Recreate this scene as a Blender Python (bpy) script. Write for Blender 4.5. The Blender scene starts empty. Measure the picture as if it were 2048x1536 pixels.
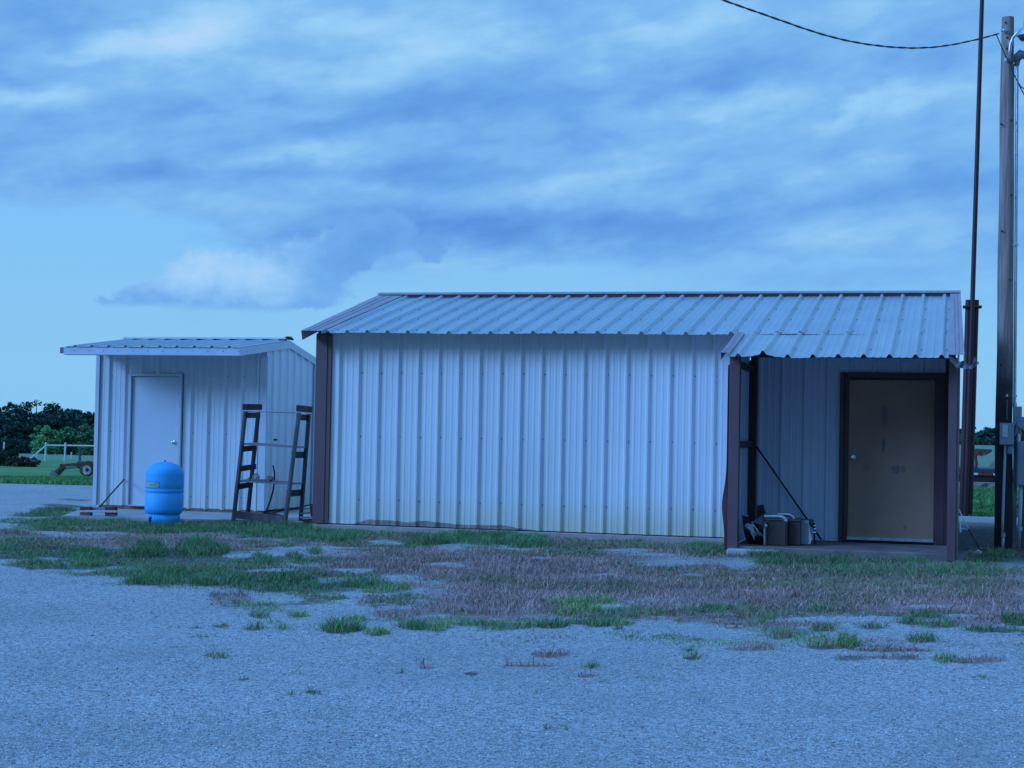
import bpy, math, random
import numpy as np
from mathutils import Vector, Matrix, Euler
random.seed(7); RNG = np.random.default_rng(11)
SC = bpy.context.scene
# ------------------------------------------------------------------ camera
FPX = 3234.37                     # focal length in pixels of the 2048 px wide photograph
CAM = np.array([8.346, -22.1176, 1.4395]); YAW, PIT, ROL = -0.266304, 0.027096, 0.019065
cy_, sy_ = math.cos(YAW), math.sin(YAW)
FW = np.array([sy_*math.cos(PIT), cy_*math.cos(PIT), math.sin(PIT)])
R0 = np.array([cy_, -sy_, 0.0]); U0 = np.cross(R0, FW)
RT = math.cos(ROL)*R0 + math.sin(ROL)*U0; UP = -math.sin(ROL)*R0 + math.cos(ROL)*U0
cd = bpy.data.cameras.new('camera'); cam = bpy.data.objects.new('camera', cd); SC.collection.objects.link(cam)
cd.sensor_width = 36; cd.lens = FPX/2048*36; cd.clip_end = 6000; cd.clip_start = 0.1
cam.matrix_world = Matrix(((RT[0], UP[0], -FW[0], CAM[0]), (RT[1], UP[1], -FW[1], CAM[1]), (RT[2], UP[2], -FW[2], CAM[2]), (0, 0, 0, 1)))
SC.camera = cam

def ray(x, y): return FW + (x-1024)/FPX*RT - (y-768)/FPX*UP
def at(x, y, Y):                  # the point of the depth plane Y seen at a pixel of the photograph
    d = ray(x, y); return CAM + d*(Y-CAM[1])/d[1]
def atz(x, y, Z):
    d = ray(x, y); return CAM + d*(Z-CAM[2])/d[2]
def atd(x, y, D):                 # the point at distance D along the view
    return CAM + ray(x, y)*D
def pix(P):
    d = np.asarray(P, float) - CAM; z = d@FW
    return 1024+FPX*(d@RT)/z, 768-FPX*(d@UP)/z

# ------------------------------------------------------------------ world, sun, exposure
SC.view_settings.view_transform = 'Standard'; SC.view_settings.look = 'None'
SC.view_settings.exposure = 0.0; SC.view_settings.gamma = 1.0
SUN_EL, SUN_AZ = 23.0, -127.0     # soft evening light from the left, in front of the buildings
world = bpy.data.worlds.new('World'); SC.world = world; world.use_nodes = True
NT = world.node_tree; NT.nodes.clear()
def N(t, **k):
    n = NT.nodes.new(t)
    for a, b in k.items(): setattr(n, a, b)
    return n
def LK(a, b): NT.links.new(a, b)
def M(op, a, b=None, c=None):
    n = NT.nodes.new('ShaderNodeMath'); n.operation = op
    for i, v in enumerate((a, b, c)):
        if v is None: continue
        if isinstance(v, (int, float)): n.inputs[i].default_value = v
        else: LK(v, n.inputs[i])
    return n.outputs[0]
def SS(a, lo, hi):
    n = NT.nodes.new('ShaderNodeMapRange'); n.interpolation_type = 'SMOOTHSTEP'
    LK(a, n.inputs[0]); n.inputs[1].default_value = lo; n.inputs[2].default_value = hi
    return n.outputs[0]
def MIXC(f, a, b):
    n = NT.nodes.new('ShaderNodeMix'); n.data_type = 'RGBA'
    if isinstance(f, float): n.inputs[0].default_value = f
    else: LK(f, n.inputs[0])
    for s, v in ((6, a), (7, b)):
        if isinstance(v, tuple): n.inputs[s].default_value = (*v, 1)
        else: LK(v, n.inputs[s])
    return n.outputs[2]
tc = N('ShaderNodeTexCoord'); sep = N('ShaderNodeSeparateXYZ'); LK(tc.outputs['Generated'], sep.inputs[0])
dx, dy, dz = sep.outputs
AZ = M('ARCTAN2', dx, dy); EL = M('ARCSINE', dz)
K = FPX/100                       # sky coordinates: hundredths of the focal length, azimuth and elevation
UU = M('MULTIPLY', M('SUBTRACT', AZ, YAW), K); VV = M('MULTIPLY', EL, K)
def skyuv(x, y):
    d = ray(x, y); d = d/np.linalg.norm(d)
    return (math.atan2(d[0], d[1])-YAW)*K, math.asin(d[2])*K
def noise(scale, su, sv, rot=0.0, det=5, rough=.55, off=0.0, dist=0.0):
    c = N('ShaderNodeCombineXYZ')
    cr, sr = math.cos(rot), math.sin(rot)
    LK(M('MULTIPLY', M('ADD', M('MULTIPLY', UU, cr), M('MULTIPLY', VV, sr)), su), c.inputs[0])
    LK(M('MULTIPLY', M('ADD', M('MULTIPLY', UU, -sr), M('MULTIPLY', VV, cr)), sv), c.inputs[1])
    c.inputs[2].default_value = off
    n = N('ShaderNodeTexNoise'); n.inputs['Scale'].default_value = scale; n.inputs['Detail'].default_value = det
    n.inputs['Roughness'].default_value = rough; n.inputs['Distortion'].default_value = dist
    LK(c.outputs[0], n.inputs['Vector']); return n.outputs[0]
def warp(su, sv, amp, amv, o1, o2, det):
    return (M('ADD', UU, M('MULTIPLY', M('SUBTRACT', noise(1, su, sv, det=det, off=o1), .5), amp)),
            M('ADD', VV, M('MULTIPLY', M('SUBTRACT', noise(1, su, sv, det=det, off=o2), .5), amv)))
UW, VW = warp(.7, 1.1, 1.5, 1.0, 3.1, 8.3, 6)         # the high deck
UP_, VP_ = warp(1.9, 2.3, .62, .60, 13.1, 18.3, 7)    # the low heap cloud: small billows
def blob(x, y, rx, ry, rot, amp, U_=None, V_=None):
    U_ = UW if U_ is None else U_; V_ = VW if V_ is None else V_
    u, v = skyuv(x, y); a = math.radians(rot); ca, sa = math.cos(a), math.sin(a)
    du = M('SUBTRACT', U_, u); dv = M('SUBTRACT', V_, v)
    p = M('MULTIPLY', M('ADD', M('MULTIPLY', du, ca), M('MULTIPLY', dv, sa)), 100/rx)
    q = M('MULTIPLY', M('ADD', M('MULTIPLY', du, -sa), M('MULTIPLY', dv, ca)), 100/ry)
    e = M('EXPONENT', M('MULTIPLY', M('ADD', M('MULTIPLY', p, p), M('MULTIPLY', q, q)), -1.0))
    return M('MULTIPLY', e, amp)
def total(lst):
    s = lst[0]
    for t in lst[1:]: s = M('ADD', s, t)
    return s
# light (positive) and dark (negative) parts of the cloud deck
tone = total([blob(*b) for b in (
 (270,95,190,30,16,.36),(390,62,170,26,10,.2),(640,70,200,50,10,.22),(70,205,100,22,0,.36),(120,190,60,14,4,.2),(620,300,110,28,12,.40),(620,230,50,20,10,.25),(930,85,150,50,8,.24),
 (1420,225,190,30,14,.34),(1270,240,120,20,16,.15),(1760,212,150,26,16,.42),(1330,60,200,36,14,.20),(1150,390,150,36,5,.14),(1010,90,120,25,8,.15),(740,380,90,12,0,.18),(1290,350,220,14,6,.12),
 (60,25,170,36,0,-.34),(20,145,90,30,0,-.30),(430,205,190,26,5,-.30),(830,225,240,36,14,-.38),(1190,185,220,34,14,-.28),(150,145,120,14,6,-.1),
 (260,350,280,30,0,-.26),(520,345,200,20,2,-.16),(900,340,240,36,4,-.30),(1220,275,140,26,12,-.32),(1240,455,260,40,0,-.36),(1800,365,260,34,8,-.26),
 (1560,120,260,34,14,-.24),(1500,420,260,30,4,-.24),(1780,110,200,30,14,-.2),(940,460,240,34,0,-.36),(800,420,260,50,0,-.22),(720,455,120,36,14,-.3),(600,440,120,18,0,.1),
 (700,400,380,30,0,.10),(1130,540,90,24,0,.16),(1450,530,90,18,0,.16),(1700,300,160,16,14,.14))])
# clear gaps (negative) and cloud (positive)
cover = total([blob(*b) for b in (
 (900,120,1500,300,0,1.5),(-300,150,900,270,0,1.2),(2300,150,900,330,0,1.3),(1400,420,900,110,0,1.0),(620,320,900,110,0,.6),(820,455,270,62,4,1.7),(1150,460,300,50,0,.6),(620,425,160,40,0,.7),
 (230,455,300,45,-3,-1.3),(30,560,180,120,0,-.8),(980,545,190,36,0,-.55),(1700,515,220,16,0,-.6),(800,610,260,26,15,-.6),
 (115,85,90,12,14,-1.2),(590,72,60,14,4,-1.0),(1700,160,120,10,15,-1.0),(1190,222,60,14,6,-.7),(1650,180,60,8,14,-.4),(80,570,60,10,5,.5),(300,470,200,6,0,.35))])
st1 = noise(1, .26, .95, rot=.20, det=7, rough=.58, off=1.7)
st2 = noise(1, .75, 1.7, rot=.18, det=6, rough=.52, off=5.2)
fine = noise(1, 2.4, 4.2, rot=.14, det=7, rough=.62, off=9.0)
tn = total([M('MULTIPLY', M('SUBTRACT', st1, .5), 1.5), M('MULTIPLY', M('SUBTRACT', st2, .5), .8), M('MULTIPLY', M('SUBTRACT', fine, .5), .16), M('MULTIPLY', tone, 1.2)])
cv = total([cover, M('MULTIPLY', M('SUBTRACT', st2, .5), 1.1), M('MULTIPLY', M('SUBTRACT', fine, .5), .4)])
alpha = SS(cv, 0.0, 1.15)
puff = total([blob(*b, UP_, VP_) for b in (
 (395,548,66,46,20,1.0),(470,562,90,42,0,.9),(560,550,80,56,30,.9),(650,525,95,50,38,1.0),(300,590,70,22,8,.9),(560,594,130,24,2,.8),(420,602,160,18,0,.7),(745,480,95,46,30,1.0),(862,492,30,38,60,.8),(235,604,40,9,0,.6))])
lowcut = M('SUBTRACT', 1.0, SS(VV, skyuv(450, 606)[1], skyuv(450, 628)[1])) if False else SS(VV, skyuv(450, 628)[1], skyuv(450, 604)[1])
puffa = M('MULTIPLY', SS(M('ADD', puff, M('MULTIPLY', M('SUBTRACT', noise(1, 2.6, 3.0, det=7, rough=.62, off=22.), .5), .8)), .26, .64), lowcut)
ptone = total([blob(*b, UP_, VP_) for b in (
 (385,535,80,46,28,.62),(455,540,66,44,0,.34),(535,550,66,54,45,.5),(600,560,40,30,30,.15),(710,512,120,52,40,-.5),(775,475,80,40,25,-.2),(480,614,240,13,0,-.30),(250,603,60,14,0,-.22),(868,492,45,45,40,-.45),(570,520,30,22,50,-.15))])
ptone = M('ADD', ptone, M('MULTIPLY', M('SUBTRACT', noise(1, 2.1, 2.6, det=7, rough=.6, off=31.), .5), .85))
high = SS(EL, math.radians(16), math.radians(40))
alpha = M('MAXIMUM', alpha, M('MULTIPLY', high, SS(M('ADD', st2, M('MULTIPLY', fine, .3)), .45, .8)))
skyt = N('ShaderNodeTexSky'); skyt.sky_type = 'NISHITA'; skyt.sun_disc = False
skyt.sun_elevation = math.radians(SUN_EL); skyt.sun_rotation = math.radians(SUN_AZ); skyt.air_density = 1.0; skyt.dust_density = 1.5
vm = N('ShaderNodeVectorMath'); vm.operation = 'MULTIPLY'; LK(skyt.outputs[0], vm.inputs[0]); vm.inputs[1].default_value = (.058, .078, .087)
grad = SS(EL, 0.0, math.radians(15))
clear = MIXC(.9, vm.outputs[0], MIXC(grad, (.265, .61, .96), (.17, .51, 1.05)))
ramp = N('ShaderNodeValToRGB'); LK(M('ADD', M('MULTIPLY', tn, .58), .50), ramp.inputs[0])
cr = ramp.color_ramp; cr.elements[0].position = 0; cr.elements[0].color = (.098, .28, .72, 1)
cr.elements[1].position = 1; cr.elements[1].color = (.43, .67, .96, 1)
for p_, c_ in ((.3, (.145, .385, .82)), (.52, (.205, .485, .87)), (.75, (.31, .61, .93))):
    e = cr.elements.new(p_); e.color = (*c_, 1)
skyc = MIXC(alpha, clear, ramp.outputs[0])
ramp2 = N('ShaderNodeValToRGB'); LK(M('ADD', M('MULTIPLY', ptone, .62), .44), ramp2.inputs[0])
for i_, (p_, c_) in enumerate(((0, (.12, .34, .76)), (1, (.42, .655, .95)), (.3, (.16, .41, .84)), (.5, (.215, .48, .88)), (.75, (.31, .59, .93)))):
    e = ramp2.color_ramp.elements[i_] if i_ < 2 else ramp2.color_ramp.elements.new(p_)
    e.position = p_; e.color = (*c_, 1)
skyc = MIXC(M('MULTIPLY', puffa, .93), skyc, ramp2.outputs[0])
facing = M('ADD', M('MULTIPLY', dx, math.sin(math.radians(SUN_AZ))), M('MULTIPLY', dy, math.cos(math.radians(SUN_AZ))))
glow = M('MULTIPLY', M('MULTIPLY', SS(facing, -.3, .9), SS(EL, math.radians(12), math.radians(45))), .7)
lowback = M('MULTIPLY', M('MULTIPLY', SS(M('MULTIPLY', dy, -1.0), -.2, .5), M('SUBTRACT', 1.0, SS(EL, math.radians(6), math.radians(38)))), -.72)
gain = M('ADD', M('ADD', 1.0, glow), lowback)    # unseen sky shaped for its light: brighter high sunward, dim low behind the viewer
deep = SS(EL, math.radians(17), math.radians(35))
skyc = MIXC(deep, skyc, MIXC(.55, skyc, (.12, .38, 1.02)))
bg = N('ShaderNodeBackground'); LK(skyc, bg.inputs[0]); LK(gain, bg.inputs[1])
ow = N('ShaderNodeOutputWorld'); LK(bg.outputs[0], ow.inputs[0])
sd = bpy.data.lights.new('sun', 'SUN'); sd.energy = 2.9; sd.angle = math.radians(20); sd.color = (.185, .395, .92)
so = bpy.data.objects.new('sun', sd); SC.collection.objects.link(so)
sdir = Vector((math.sin(math.radians(SUN_AZ))*math.cos(math.radians(SUN_EL)), math.cos(math.radians(SUN_AZ))*math.cos(math.radians(SUN_EL)), math.sin(math.radians(SUN_EL))))
so.rotation_euler = sdir.to_track_quat('Z', 'Y').to_euler()

# ------------------------------------------------------------------ helpers
COL = SC.collection
class MB:
    def __init__(s): s.v = []; s.f = []; s.m = []
    def add(s, vs, fs, mi=0):
        b = len(s.v); s.v += [tuple(map(float, p)) for p in vs]
        s.f += [tuple(b+i for i in f) for f in fs]; s.m += [mi]*len(fs); return s
    def box(s, c, d, rot=(0, 0, 0), mi=0, bev=0.0, R=None):
        R = R or Euler(rot).to_matrix(); c = Vector(c); hx, hy, hz = d[0]/2, d[1]/2, d[2]/2
        if bev <= 0:
            vs = [c+R@Vector((x*hx, y*hy, z*hz)) for x in (-1, 1) for y in (-1, 1) for z in (-1, 1)]
            return s.add(vs, [(0, 1, 3, 2), (4, 6, 7, 5), (0, 4, 5, 1), (2, 3, 7, 6), (0, 2, 6, 4), (1, 5, 7, 3)], mi)
        b = min(bev, hx*.9, hy*.9, hz*.9); idx = {}; vs = []
        for x in (-1, 1):
            for y in (-1, 1):
                for z in (-1, 1):
                    for k, q in enumerate(((x*hx, y*(hy-b), z*(hz-b)), (x*(hx-b), y*hy, z*(hz-b)), (x*(hx-b), y*(hy-b), z*hz))):
                        idx[(x, y, z, k)] = len(vs); vs.append(c+R@Vector(q))
        fs = []
        for x in (-1, 1): fs.append([idx[(x, a, b_, 0)] for a, b_ in ((-1, -1), (1, -1), (1, 1), (-1, 1))][::x])
        for y in (-1, 1): fs.append([idx[(a, y, b_, 1)] for a, b_ in ((-1, -1), (1, -1), (1, 1), (-1, 1))][::-y])
        for z in (-1, 1): fs.append([idx[(a, b_, z, 2)] for a, b_ in ((-1, -1), (1, -1), (1, 1), (-1, 1))][::z])
        for x in (-1, 1):
            for y in (-1, 1): fs.append((idx[(x, y, -1, 0)], idx[(x, y, 1, 0)], idx[(x, y, 1, 1)], idx[(x, y, -1, 1)]))
            for z in (-1, 1): fs.append((idx[(x, -1, z, 0)], idx[(x, 1, z, 0)], idx[(x, 1, z, 2)], idx[(x, -1, z, 2)]))
        for y in (-1, 1):
            for z in (-1, 1): fs.append((idx[(-1, y, z, 1)], idx[(1, y, z, 1)], idx[(1, y, z, 2)], idx[(-1, y, z, 2)]))
        for x in (-1, 1):
            for y in (-1, 1):
                for z in (-1, 1): fs.append((idx[(x, y, z, 0)], idx[(x, y, z, 1)], idx[(x, y, z, 2)]))
        return s.add(vs, fs, mi)
    def beam(s, a, b, w, h, up=(0, 0, 1), mi=0, bev=0.0):    # a bar from a to b, w across, h along up
        a, b = Vector(a), Vector(b); z = (b-a); L = z.length; z.normalize()
        u = Vector(up); x = u.cross(z)
        if x.length < 1e-5: x = Vector((1, 0, 0)).cross(z)
        x.normalize(); y = z.cross(x)
        R = Matrix((x, y, z)).transposed()
        return s.box((a+b)/2, (w, h, L), R=R, mi=mi, bev=bev)
    def tube(s, pts, r, n=12, mi=0, cap=True):
        pts = [Vector(p) for p in pts]; rs = r if isinstance(r, (list, tuple)) else [r]*len(pts)
        t0 = (pts[1]-pts[0]).normalized(); a = Vector((0, 0, 1)) if abs(t0.z) < .9 else Vector((1, 0, 0))
        x = t0.cross(a).normalized(); vs = []
        for i, p in enumerate(pts):
            t = (pts[min(i+1, len(pts)-1)]-pts[max(i-1, 0)]).normalized()
            x = (x-t*x.dot(t)).normalized(); y = t.cross(x)
            for k in range(n):
                th = 2*math.pi*k/n; vs.append(p+(x*math.cos(th)+y*math.sin(th))*rs[i])
        fs = [(i*n+k, i*n+(k+1) % n, (i+1)*n+(k+1) % n, (i+1)*n+k) for i in range(len(pts)-1) for k in range(n)]
        if cap: fs += [tuple(range(n))[::-1], tuple((len(pts)-1)*n+k for k in range(n))]
        return s.add(vs, fs, mi)
    def lathe(s, c, prof, n=32, mi=0):
        c = Vector(c); vs = []
        for r, z in prof:
            for k in range(n): th = 2*math.pi*k/n; vs.append(c+Vector((r*math.cos(th), r*math.sin(th), z)))
        fs = [(i*n+k, i*n+(k+1) % n, (i+1)*n+(k+1) % n, (i+1)*n+k) for i in range(len(prof)-1) for k in range(n)]
        fs += [tuple(range(n))[::-1], tuple((len(prof)-1)*n+k for k in range(n))]
        return s.add(vs, fs, mi)
    def quad(s, a, b, c, d, mi=0): return s.add([a, b, c, d], [(0, 1, 2, 3)], mi)
    def build(s, name, mats, parent=None, smooth=False, solid=0.0, sm_angle=None):
        me = bpy.data.meshes.new(name); me.from_pydata(s.v, [], s.f); me.update()
        for m in (mats if isinstance(mats, (list, tuple)) else [mats]): me.materials.append(m)
        me.polygons.foreach_set('material_index', s.m)
        if smooth: me.polygons.foreach_set('use_smooth', [True]*len(me.polygons))
        if sm_angle is not None: me.set_sharp_from_angle(angle=math.radians(sm_angle))
        o = bpy.data.objects.new(name, me); COL.objects.link(o)
        if parent is not None: o.parent = parent; o.matrix_parent_inverse = Matrix.Translation(-parent.location)
        if solid: md = o.modifiers.new('thickness', 'SOLIDIFY'); md.thickness = solid; md.offset = 0
        return o
def tag(o, label, cat, group=None, kind=None):
    o['label'] = label
    if cat: o['category'] = cat
    if group: o['group'] = group
    if kind: o['kind'] = kind
    return o
def thing(name, loc, label, cat, group=None):
    o = bpy.data.objects.new(name, None); o.location = Vector([float(v) for v in loc]); o.empty_display_size = .2; COL.objects.link(o)
    return tag(o, label, cat, group)
def np_mesh(name, V, F, mats, cols=None, smooth=False, mi=None):
    me = bpy.data.meshes.new(name); V = np.asarray(V, np.float32); F = np.asarray(F, np.int32); k = F.shape[1]
    me.vertices.add(len(V)); me.vertices.foreach_set('co', V.ravel())
    me.loops.add(F.size); me.loops.foreach_set('vertex_index', F.ravel())
    me.polygons.add(len(F)); me.polygons.foreach_set('loop_start', np.arange(len(F), dtype=np.int32)*k)
    me.polygons.foreach_set('loop_total', np.full(len(F), k, np.int32))
    if smooth: me.polygons.foreach_set('use_smooth', np.ones(len(F), bool))
    for m in (mats if isinstance(mats, (list, tuple)) else [mats]): me.materials.append(m)
    if cols:
        for nm, c in cols.items():
            a = me.color_attributes.new(nm, 'FLOAT_COLOR', 'POINT'); a.data.foreach_set('color', np.asarray(c, np.float32).ravel())
    me.update(); me.validate()
    o = bpy.data.objects.new(name, me); COL.objects.link(o); return o

# numpy value noise
_P = RNG.random((256, 256))
def vnoise(x, y, seed=0):
    x = np.asarray(x, float)+seed*17.3; y = np.asarray(y, float)+seed*9.1
    xi = np.floor(x).astype(int); yi = np.floor(y).astype(int); fx = x-xi; fy = y-yi
    fx = fx*fx*(3-2*fx); fy = fy*fy*(3-2*fy)
    g = lambda i, j: _P[i % 256, j % 256]
    return (g(xi, yi)*(1-fx)+g(xi+1, yi)*fx)*(1-fy)+(g(xi, yi+1)*(1-fx)+g(xi+1, yi+1)*fx)*fy
def fbm(x, y, o=4, seed=0):
    s = 0; a = .5; t = 0
    for i in range(o): s = s+a*vnoise(x*2**i, y*2**i, seed+i*3); t += a; a *= .55
    return s/t

# ------------------------------------------------------------------ materials
def mat(name, c1, c2=None, scale=4.0, rough=.6, metal=0.0, bump=0.0, bscale=None, stretch=(1, 1, 1), spec=.5, detail=5, lo=.35, hi=.65, rvar=.0, extra=None):
    m = bpy.data.materials.new(name); m.use_nodes = True; nt = m.node_tree; bs = nt.nodes['Principled BSDF']
    bs.inputs['Roughness'].default_value = rough; bs.inputs['Metallic'].default_value = metal
    bs.inputs['Specular IOR Level'].default_value = spec
    c2 = c2 or c1
    tcn = nt.nodes.new('ShaderNodeTexCoord'); mp = nt.nodes.new('ShaderNodeMapping'); mp.inputs['Scale'].default_value = stretch
    nt.links.new(tcn.outputs['Object'], mp.inputs[0])
    nz = nt.nodes.new('ShaderNodeTexNoise'); nz.inputs['Scale'].default_value = scale; nz.inputs['Detail'].default_value = detail
    nz.inputs['Roughness'].default_value = .6; nt.links.new(mp.outputs[0], nz.inputs['Vector'])
    mr = nt.nodes.new('ShaderNodeMapRange'); mr.inputs[1].default_value = lo; mr.inputs[2].default_value = hi
    nt.links.new(nz.outputs[0], mr.inputs[0])
    mx = nt.nodes.new('ShaderNodeMix'); mx.data_type = 'RGBA'; mx.inputs[6].default_value = (*c1, 1); mx.inputs[7].default_value = (*c2, 1)
    nt.links.new(mr.outputs[0], mx.inputs[0]); out = mx.outputs[2]
    if rvar:
        r2 = nt.nodes.new('ShaderNodeMapRange'); r2.inputs[3].default_value = rough-rvar; r2.inputs[4].default_value = rough+rvar
        nt.links.new(nz.outputs[0], r2.inputs[0]); nt.links.new(r2.outputs[0], bs.inputs['Roughness'])
    if extra: out = extra(nt, tcn, out)
    nt.links.new(out, bs.inputs['Base Color'])
    if bump:
        n2 = nt.nodes.new('ShaderNodeTexNoise'); n2.inputs['Scale'].default_value = bscale or scale*3; n2.inputs['Detail'].default_value = 4
        nt.links.new(mp.outputs[0], n2.inputs['Vector'])
        bp = nt.nodes.new('ShaderNodeBump'); bp.inputs['Strength'].default_value = 1; bp.inputs['Distance'].default_value = bump
        nt.links.new(n2.outputs[0], bp.inputs['Height']); nt.links.new(bp.outputs[0], bs.inputs['Normal'])
    return m
def nmath(nt, op, a, b=None):
    n = nt.nodes.new('ShaderNodeMath'); n.operation = op
    for i, v in enumerate((a, b)):
        if v is None: continue
        if isinstance(v, (int, float)): n.inputs[i].default_value = v
        else: nt.links.new(v, n.inputs[i])
    return n.outputs[0]
def nmix(nt, f, a, b):
    n = nt.nodes.new('ShaderNodeMix'); n.data_type = 'RGBA'
    if isinstance(f, (int, float)): n.inputs[0].default_value = f
    else: nt.links.new(f, n.inputs[0])
    for s_, v in ((6, a), (7, b)):
        if isinstance(v, tuple): n.inputs[s_].default_value = (*v, 1)
        else: nt.links.new(v, n.inputs[s_])
    return n.outputs[2]
def nmr(nt, v, a, b, c=0.0, d=1.0):
    n = nt.nodes.new('ShaderNodeMapRange'); n.interpolation_type = 'SMOOTHSTEP'; nt.links.new(v, n.inputs[0])
    for i, q in enumerate((a, b, c, d)): n.inputs[i+1].default_value = q
    return n.outputs[0]
def nnoise(nt, vec, scale, detail=4, rough=.6):
    n = nt.nodes.new('ShaderNodeTexNoise'); n.inputs['Scale'].default_value = scale; n.inputs['Detail'].default_value = detail
    n.inputs['Roughness'].default_value = rough; nt.links.new(vec, n.inputs['Vector']); return n.outputs[0]
def wall_stain(rust):
    def f(nt, tcn, col):
        sp = nt.nodes.new('ShaderNodeSeparateXYZ'); nt.links.new(tcn.outputs['Object'], sp.inputs[0])
        x, y, z = sp.outputs
        mp = nt.nodes.new('ShaderNodeMapping'); mp.inputs['Scale'].default_value = (1, 1, .25); nt.links.new(tcn.outputs['Object'], mp.inputs[0])
        nz = nnoise(nt, mp.outputs[0], 5, 6)
        wn = nt.nodes.new('ShaderNodeTexWhiteNoise'); wn.noise_dimensions = '1D'     # each sheet has weathered a little differently
        nt.links.new(nmath(nt, 'FLOOR', nmath(nt, 'MULTIPLY', nmath(nt, 'ADD', x, .03), 1/.9144)), wn.inputs['W'])
        col = nmix(nt, nmath(nt, 'MULTIPLY', wn.outputs[0], .35), col, (.60, .61, .62))
        # soil splash: yellow-green film fading out about half a metre up
        fz = nmr(nt, nmath(nt, 'ADD', z, nmath(nt, 'MULTIPLY', nz, .35)), .75, .12)
        col = nmix(nt, nmath(nt, 'MULTIPLY', nmath(nt, 'MULTIPLY', fz, .72), nmr(nt, x, -1.0, 5.0, .45, 1.0)), col, (.60, .56, .34))
        st = nmr(nt, nnoise(nt, mp.outputs[0], 14, 5), .62, .8)
        col = nmix(nt, nmath(nt, 'MULTIPLY', st, .25), col, (.40, .38, .34))
        if rust:
            n1 = nt.nodes.new('ShaderNodeTexNoise'); n1.noise_dimensions = '1D'; n1.inputs['Scale'].default_value = 1.4; n1.inputs['Detail'].default_value = 1
            nt.links.new(x, n1.inputs['W'])
            edge = nmath(nt, 'ADD', nmath(nt, 'MULTIPLY', n1.outputs[0], .13), -.008)
            win = nmath(nt, 'MULTIPLY', nmr(nt, x, -.1, .25), nmr(nt, x, 2.75, 2.3))
            edge = nmath(nt, 'MULTIPLY', edge, win)
            msk = nmr(nt, nmath(nt, 'SUBTRACT', edge, z), -.004, .004)
            col = nmix(nt, msk, col, nmix(nt, nmr(nt, nz, .35, .65), (.27, .19, .17), (.40, .30, .27)))
        return col
    return f
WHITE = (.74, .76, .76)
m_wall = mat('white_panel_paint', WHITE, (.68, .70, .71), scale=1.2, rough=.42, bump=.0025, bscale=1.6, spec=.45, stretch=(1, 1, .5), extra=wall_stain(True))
m_wall2 = mat('white_shed_paint', (.70, .72, .73), (.63, .66, .68), scale=1.5, rough=.45, bump=.003, bscale=1.8, spec=.45, stretch=(1, 1, .5), extra=wall_stain(False))
m_roof = mat('galvalume_sheet', (.45, .49, .53), (.54, .57, .60), scale=1.6, rough=.40, metal=.55, bump=.003, bscale=2.5, stretch=(1.0, .5, 1), rvar=.06)
m_roof2 = mat('galvalume_porch_sheet', (.46, .49, .52), (.54, .57, .58), scale=2.2, rough=.42, metal=.5, bump=.003, bscale=2.5, stretch=(1.0, .5, 1), rvar=.06)
m_brown = mat('brown_trim_paint', (.135, .068, .078), (.165, .088, .095), scale=3, rough=.45, stretch=(1, 1, .4), bump=.002, bscale=4)
m_brown_old = mat('faded_brown_trim', (.34, .275, .30), (.42, .345, .365), scale=2.5, rough=.6, stretch=(6, .6, .6), bump=.002, bscale=5)
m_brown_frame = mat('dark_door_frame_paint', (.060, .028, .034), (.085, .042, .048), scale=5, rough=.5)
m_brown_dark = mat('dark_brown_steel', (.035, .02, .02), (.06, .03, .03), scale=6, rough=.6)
m_trim = mat('white_trim', (.58, .62, .66), (.52, .56, .60), scale=3, rough=.45, bump=.002, bscale=5)
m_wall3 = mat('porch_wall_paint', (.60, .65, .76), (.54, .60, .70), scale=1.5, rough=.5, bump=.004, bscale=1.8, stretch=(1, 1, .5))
m_door = mat('white_door_paint', (.60, .64, .68), (.55, .59, .64), scale=1.3, rough=.5, bump=.0008, bscale=60)
def door_scuff(nt, tcn, col):
    for (cx, cz, rx, rz, a) in ((7.62, .99, .085, .09, .7), (7.72, .99, .05, .07, .6), (7.24, 1.0, .06, .07, .4), (7.46, 1.30, .035, .15, .95), (7.47, 1.70, .06, .2, .55), (7.75, .22, .025, .05, .7), (7.3, .5, .3, .25, .12)):
        sp = nt.nodes.new('ShaderNodeSeparateXYZ'); nt.links.new(tcn.outputs['Object'], sp.inputs[0])
        a1 = nmath(nt, 'MULTIPLY', nmath(nt, 'SUBTRACT', sp.outputs[0], cx), 1/rx); b1 = nmath(nt, 'MULTIPLY', nmath(nt, 'SUBTRACT', sp.outputs[2], cz), 1/rz)
        r2 = nmath(nt, 'ADD', nmath(nt, 'MULTIPLY', a1, a1), nmath(nt, 'MULTIPLY', b1, b1))
        r2 = nmath(nt, 'ADD', r2, nmath(nt, 'MULTIPLY', nnoise(nt, tcn.outputs['Object'], 30, 6), 1.3))
        col = nmix(nt, nmath(nt, 'MULTIPLY', nmr(nt, r2, 1.35, .85), a), col, (.10, .11, .13))
    return col
m_tan = mat('tan_door_paint', (.32, .19, .125), (.39, .235, .155), scale=1.6, rough=.55, extra=door_scuff, bump=.0006, bscale=40)
m_chrome = mat('polished_metal', (.75, .75, .75), rough=.18, metal=1)
m_galv = mat('galvanised_metal', (.50, .52, .54), (.62, .64, .66), scale=9, rough=.38, metal=.8)
m_alum = mat('aluminium_strip', (.62, .64, .66), (.45, .47, .5), scale=8, rough=.4, metal=.7)
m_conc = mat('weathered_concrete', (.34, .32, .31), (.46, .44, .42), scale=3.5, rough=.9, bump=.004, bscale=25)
m_conc2 = mat('dimmed_porch_concrete', (.15, .115, .105), (.25, .20, .18), scale=2.5, rough=.9, bump=.004, bscale=25)  # slab tone lowered so that less light bounces into the porch
m_found = mat('foundation_concrete', (.36, .27, .25), (.46, .38, .35), scale=4, rough=.9, bump=.004, bscale=20)
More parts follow.
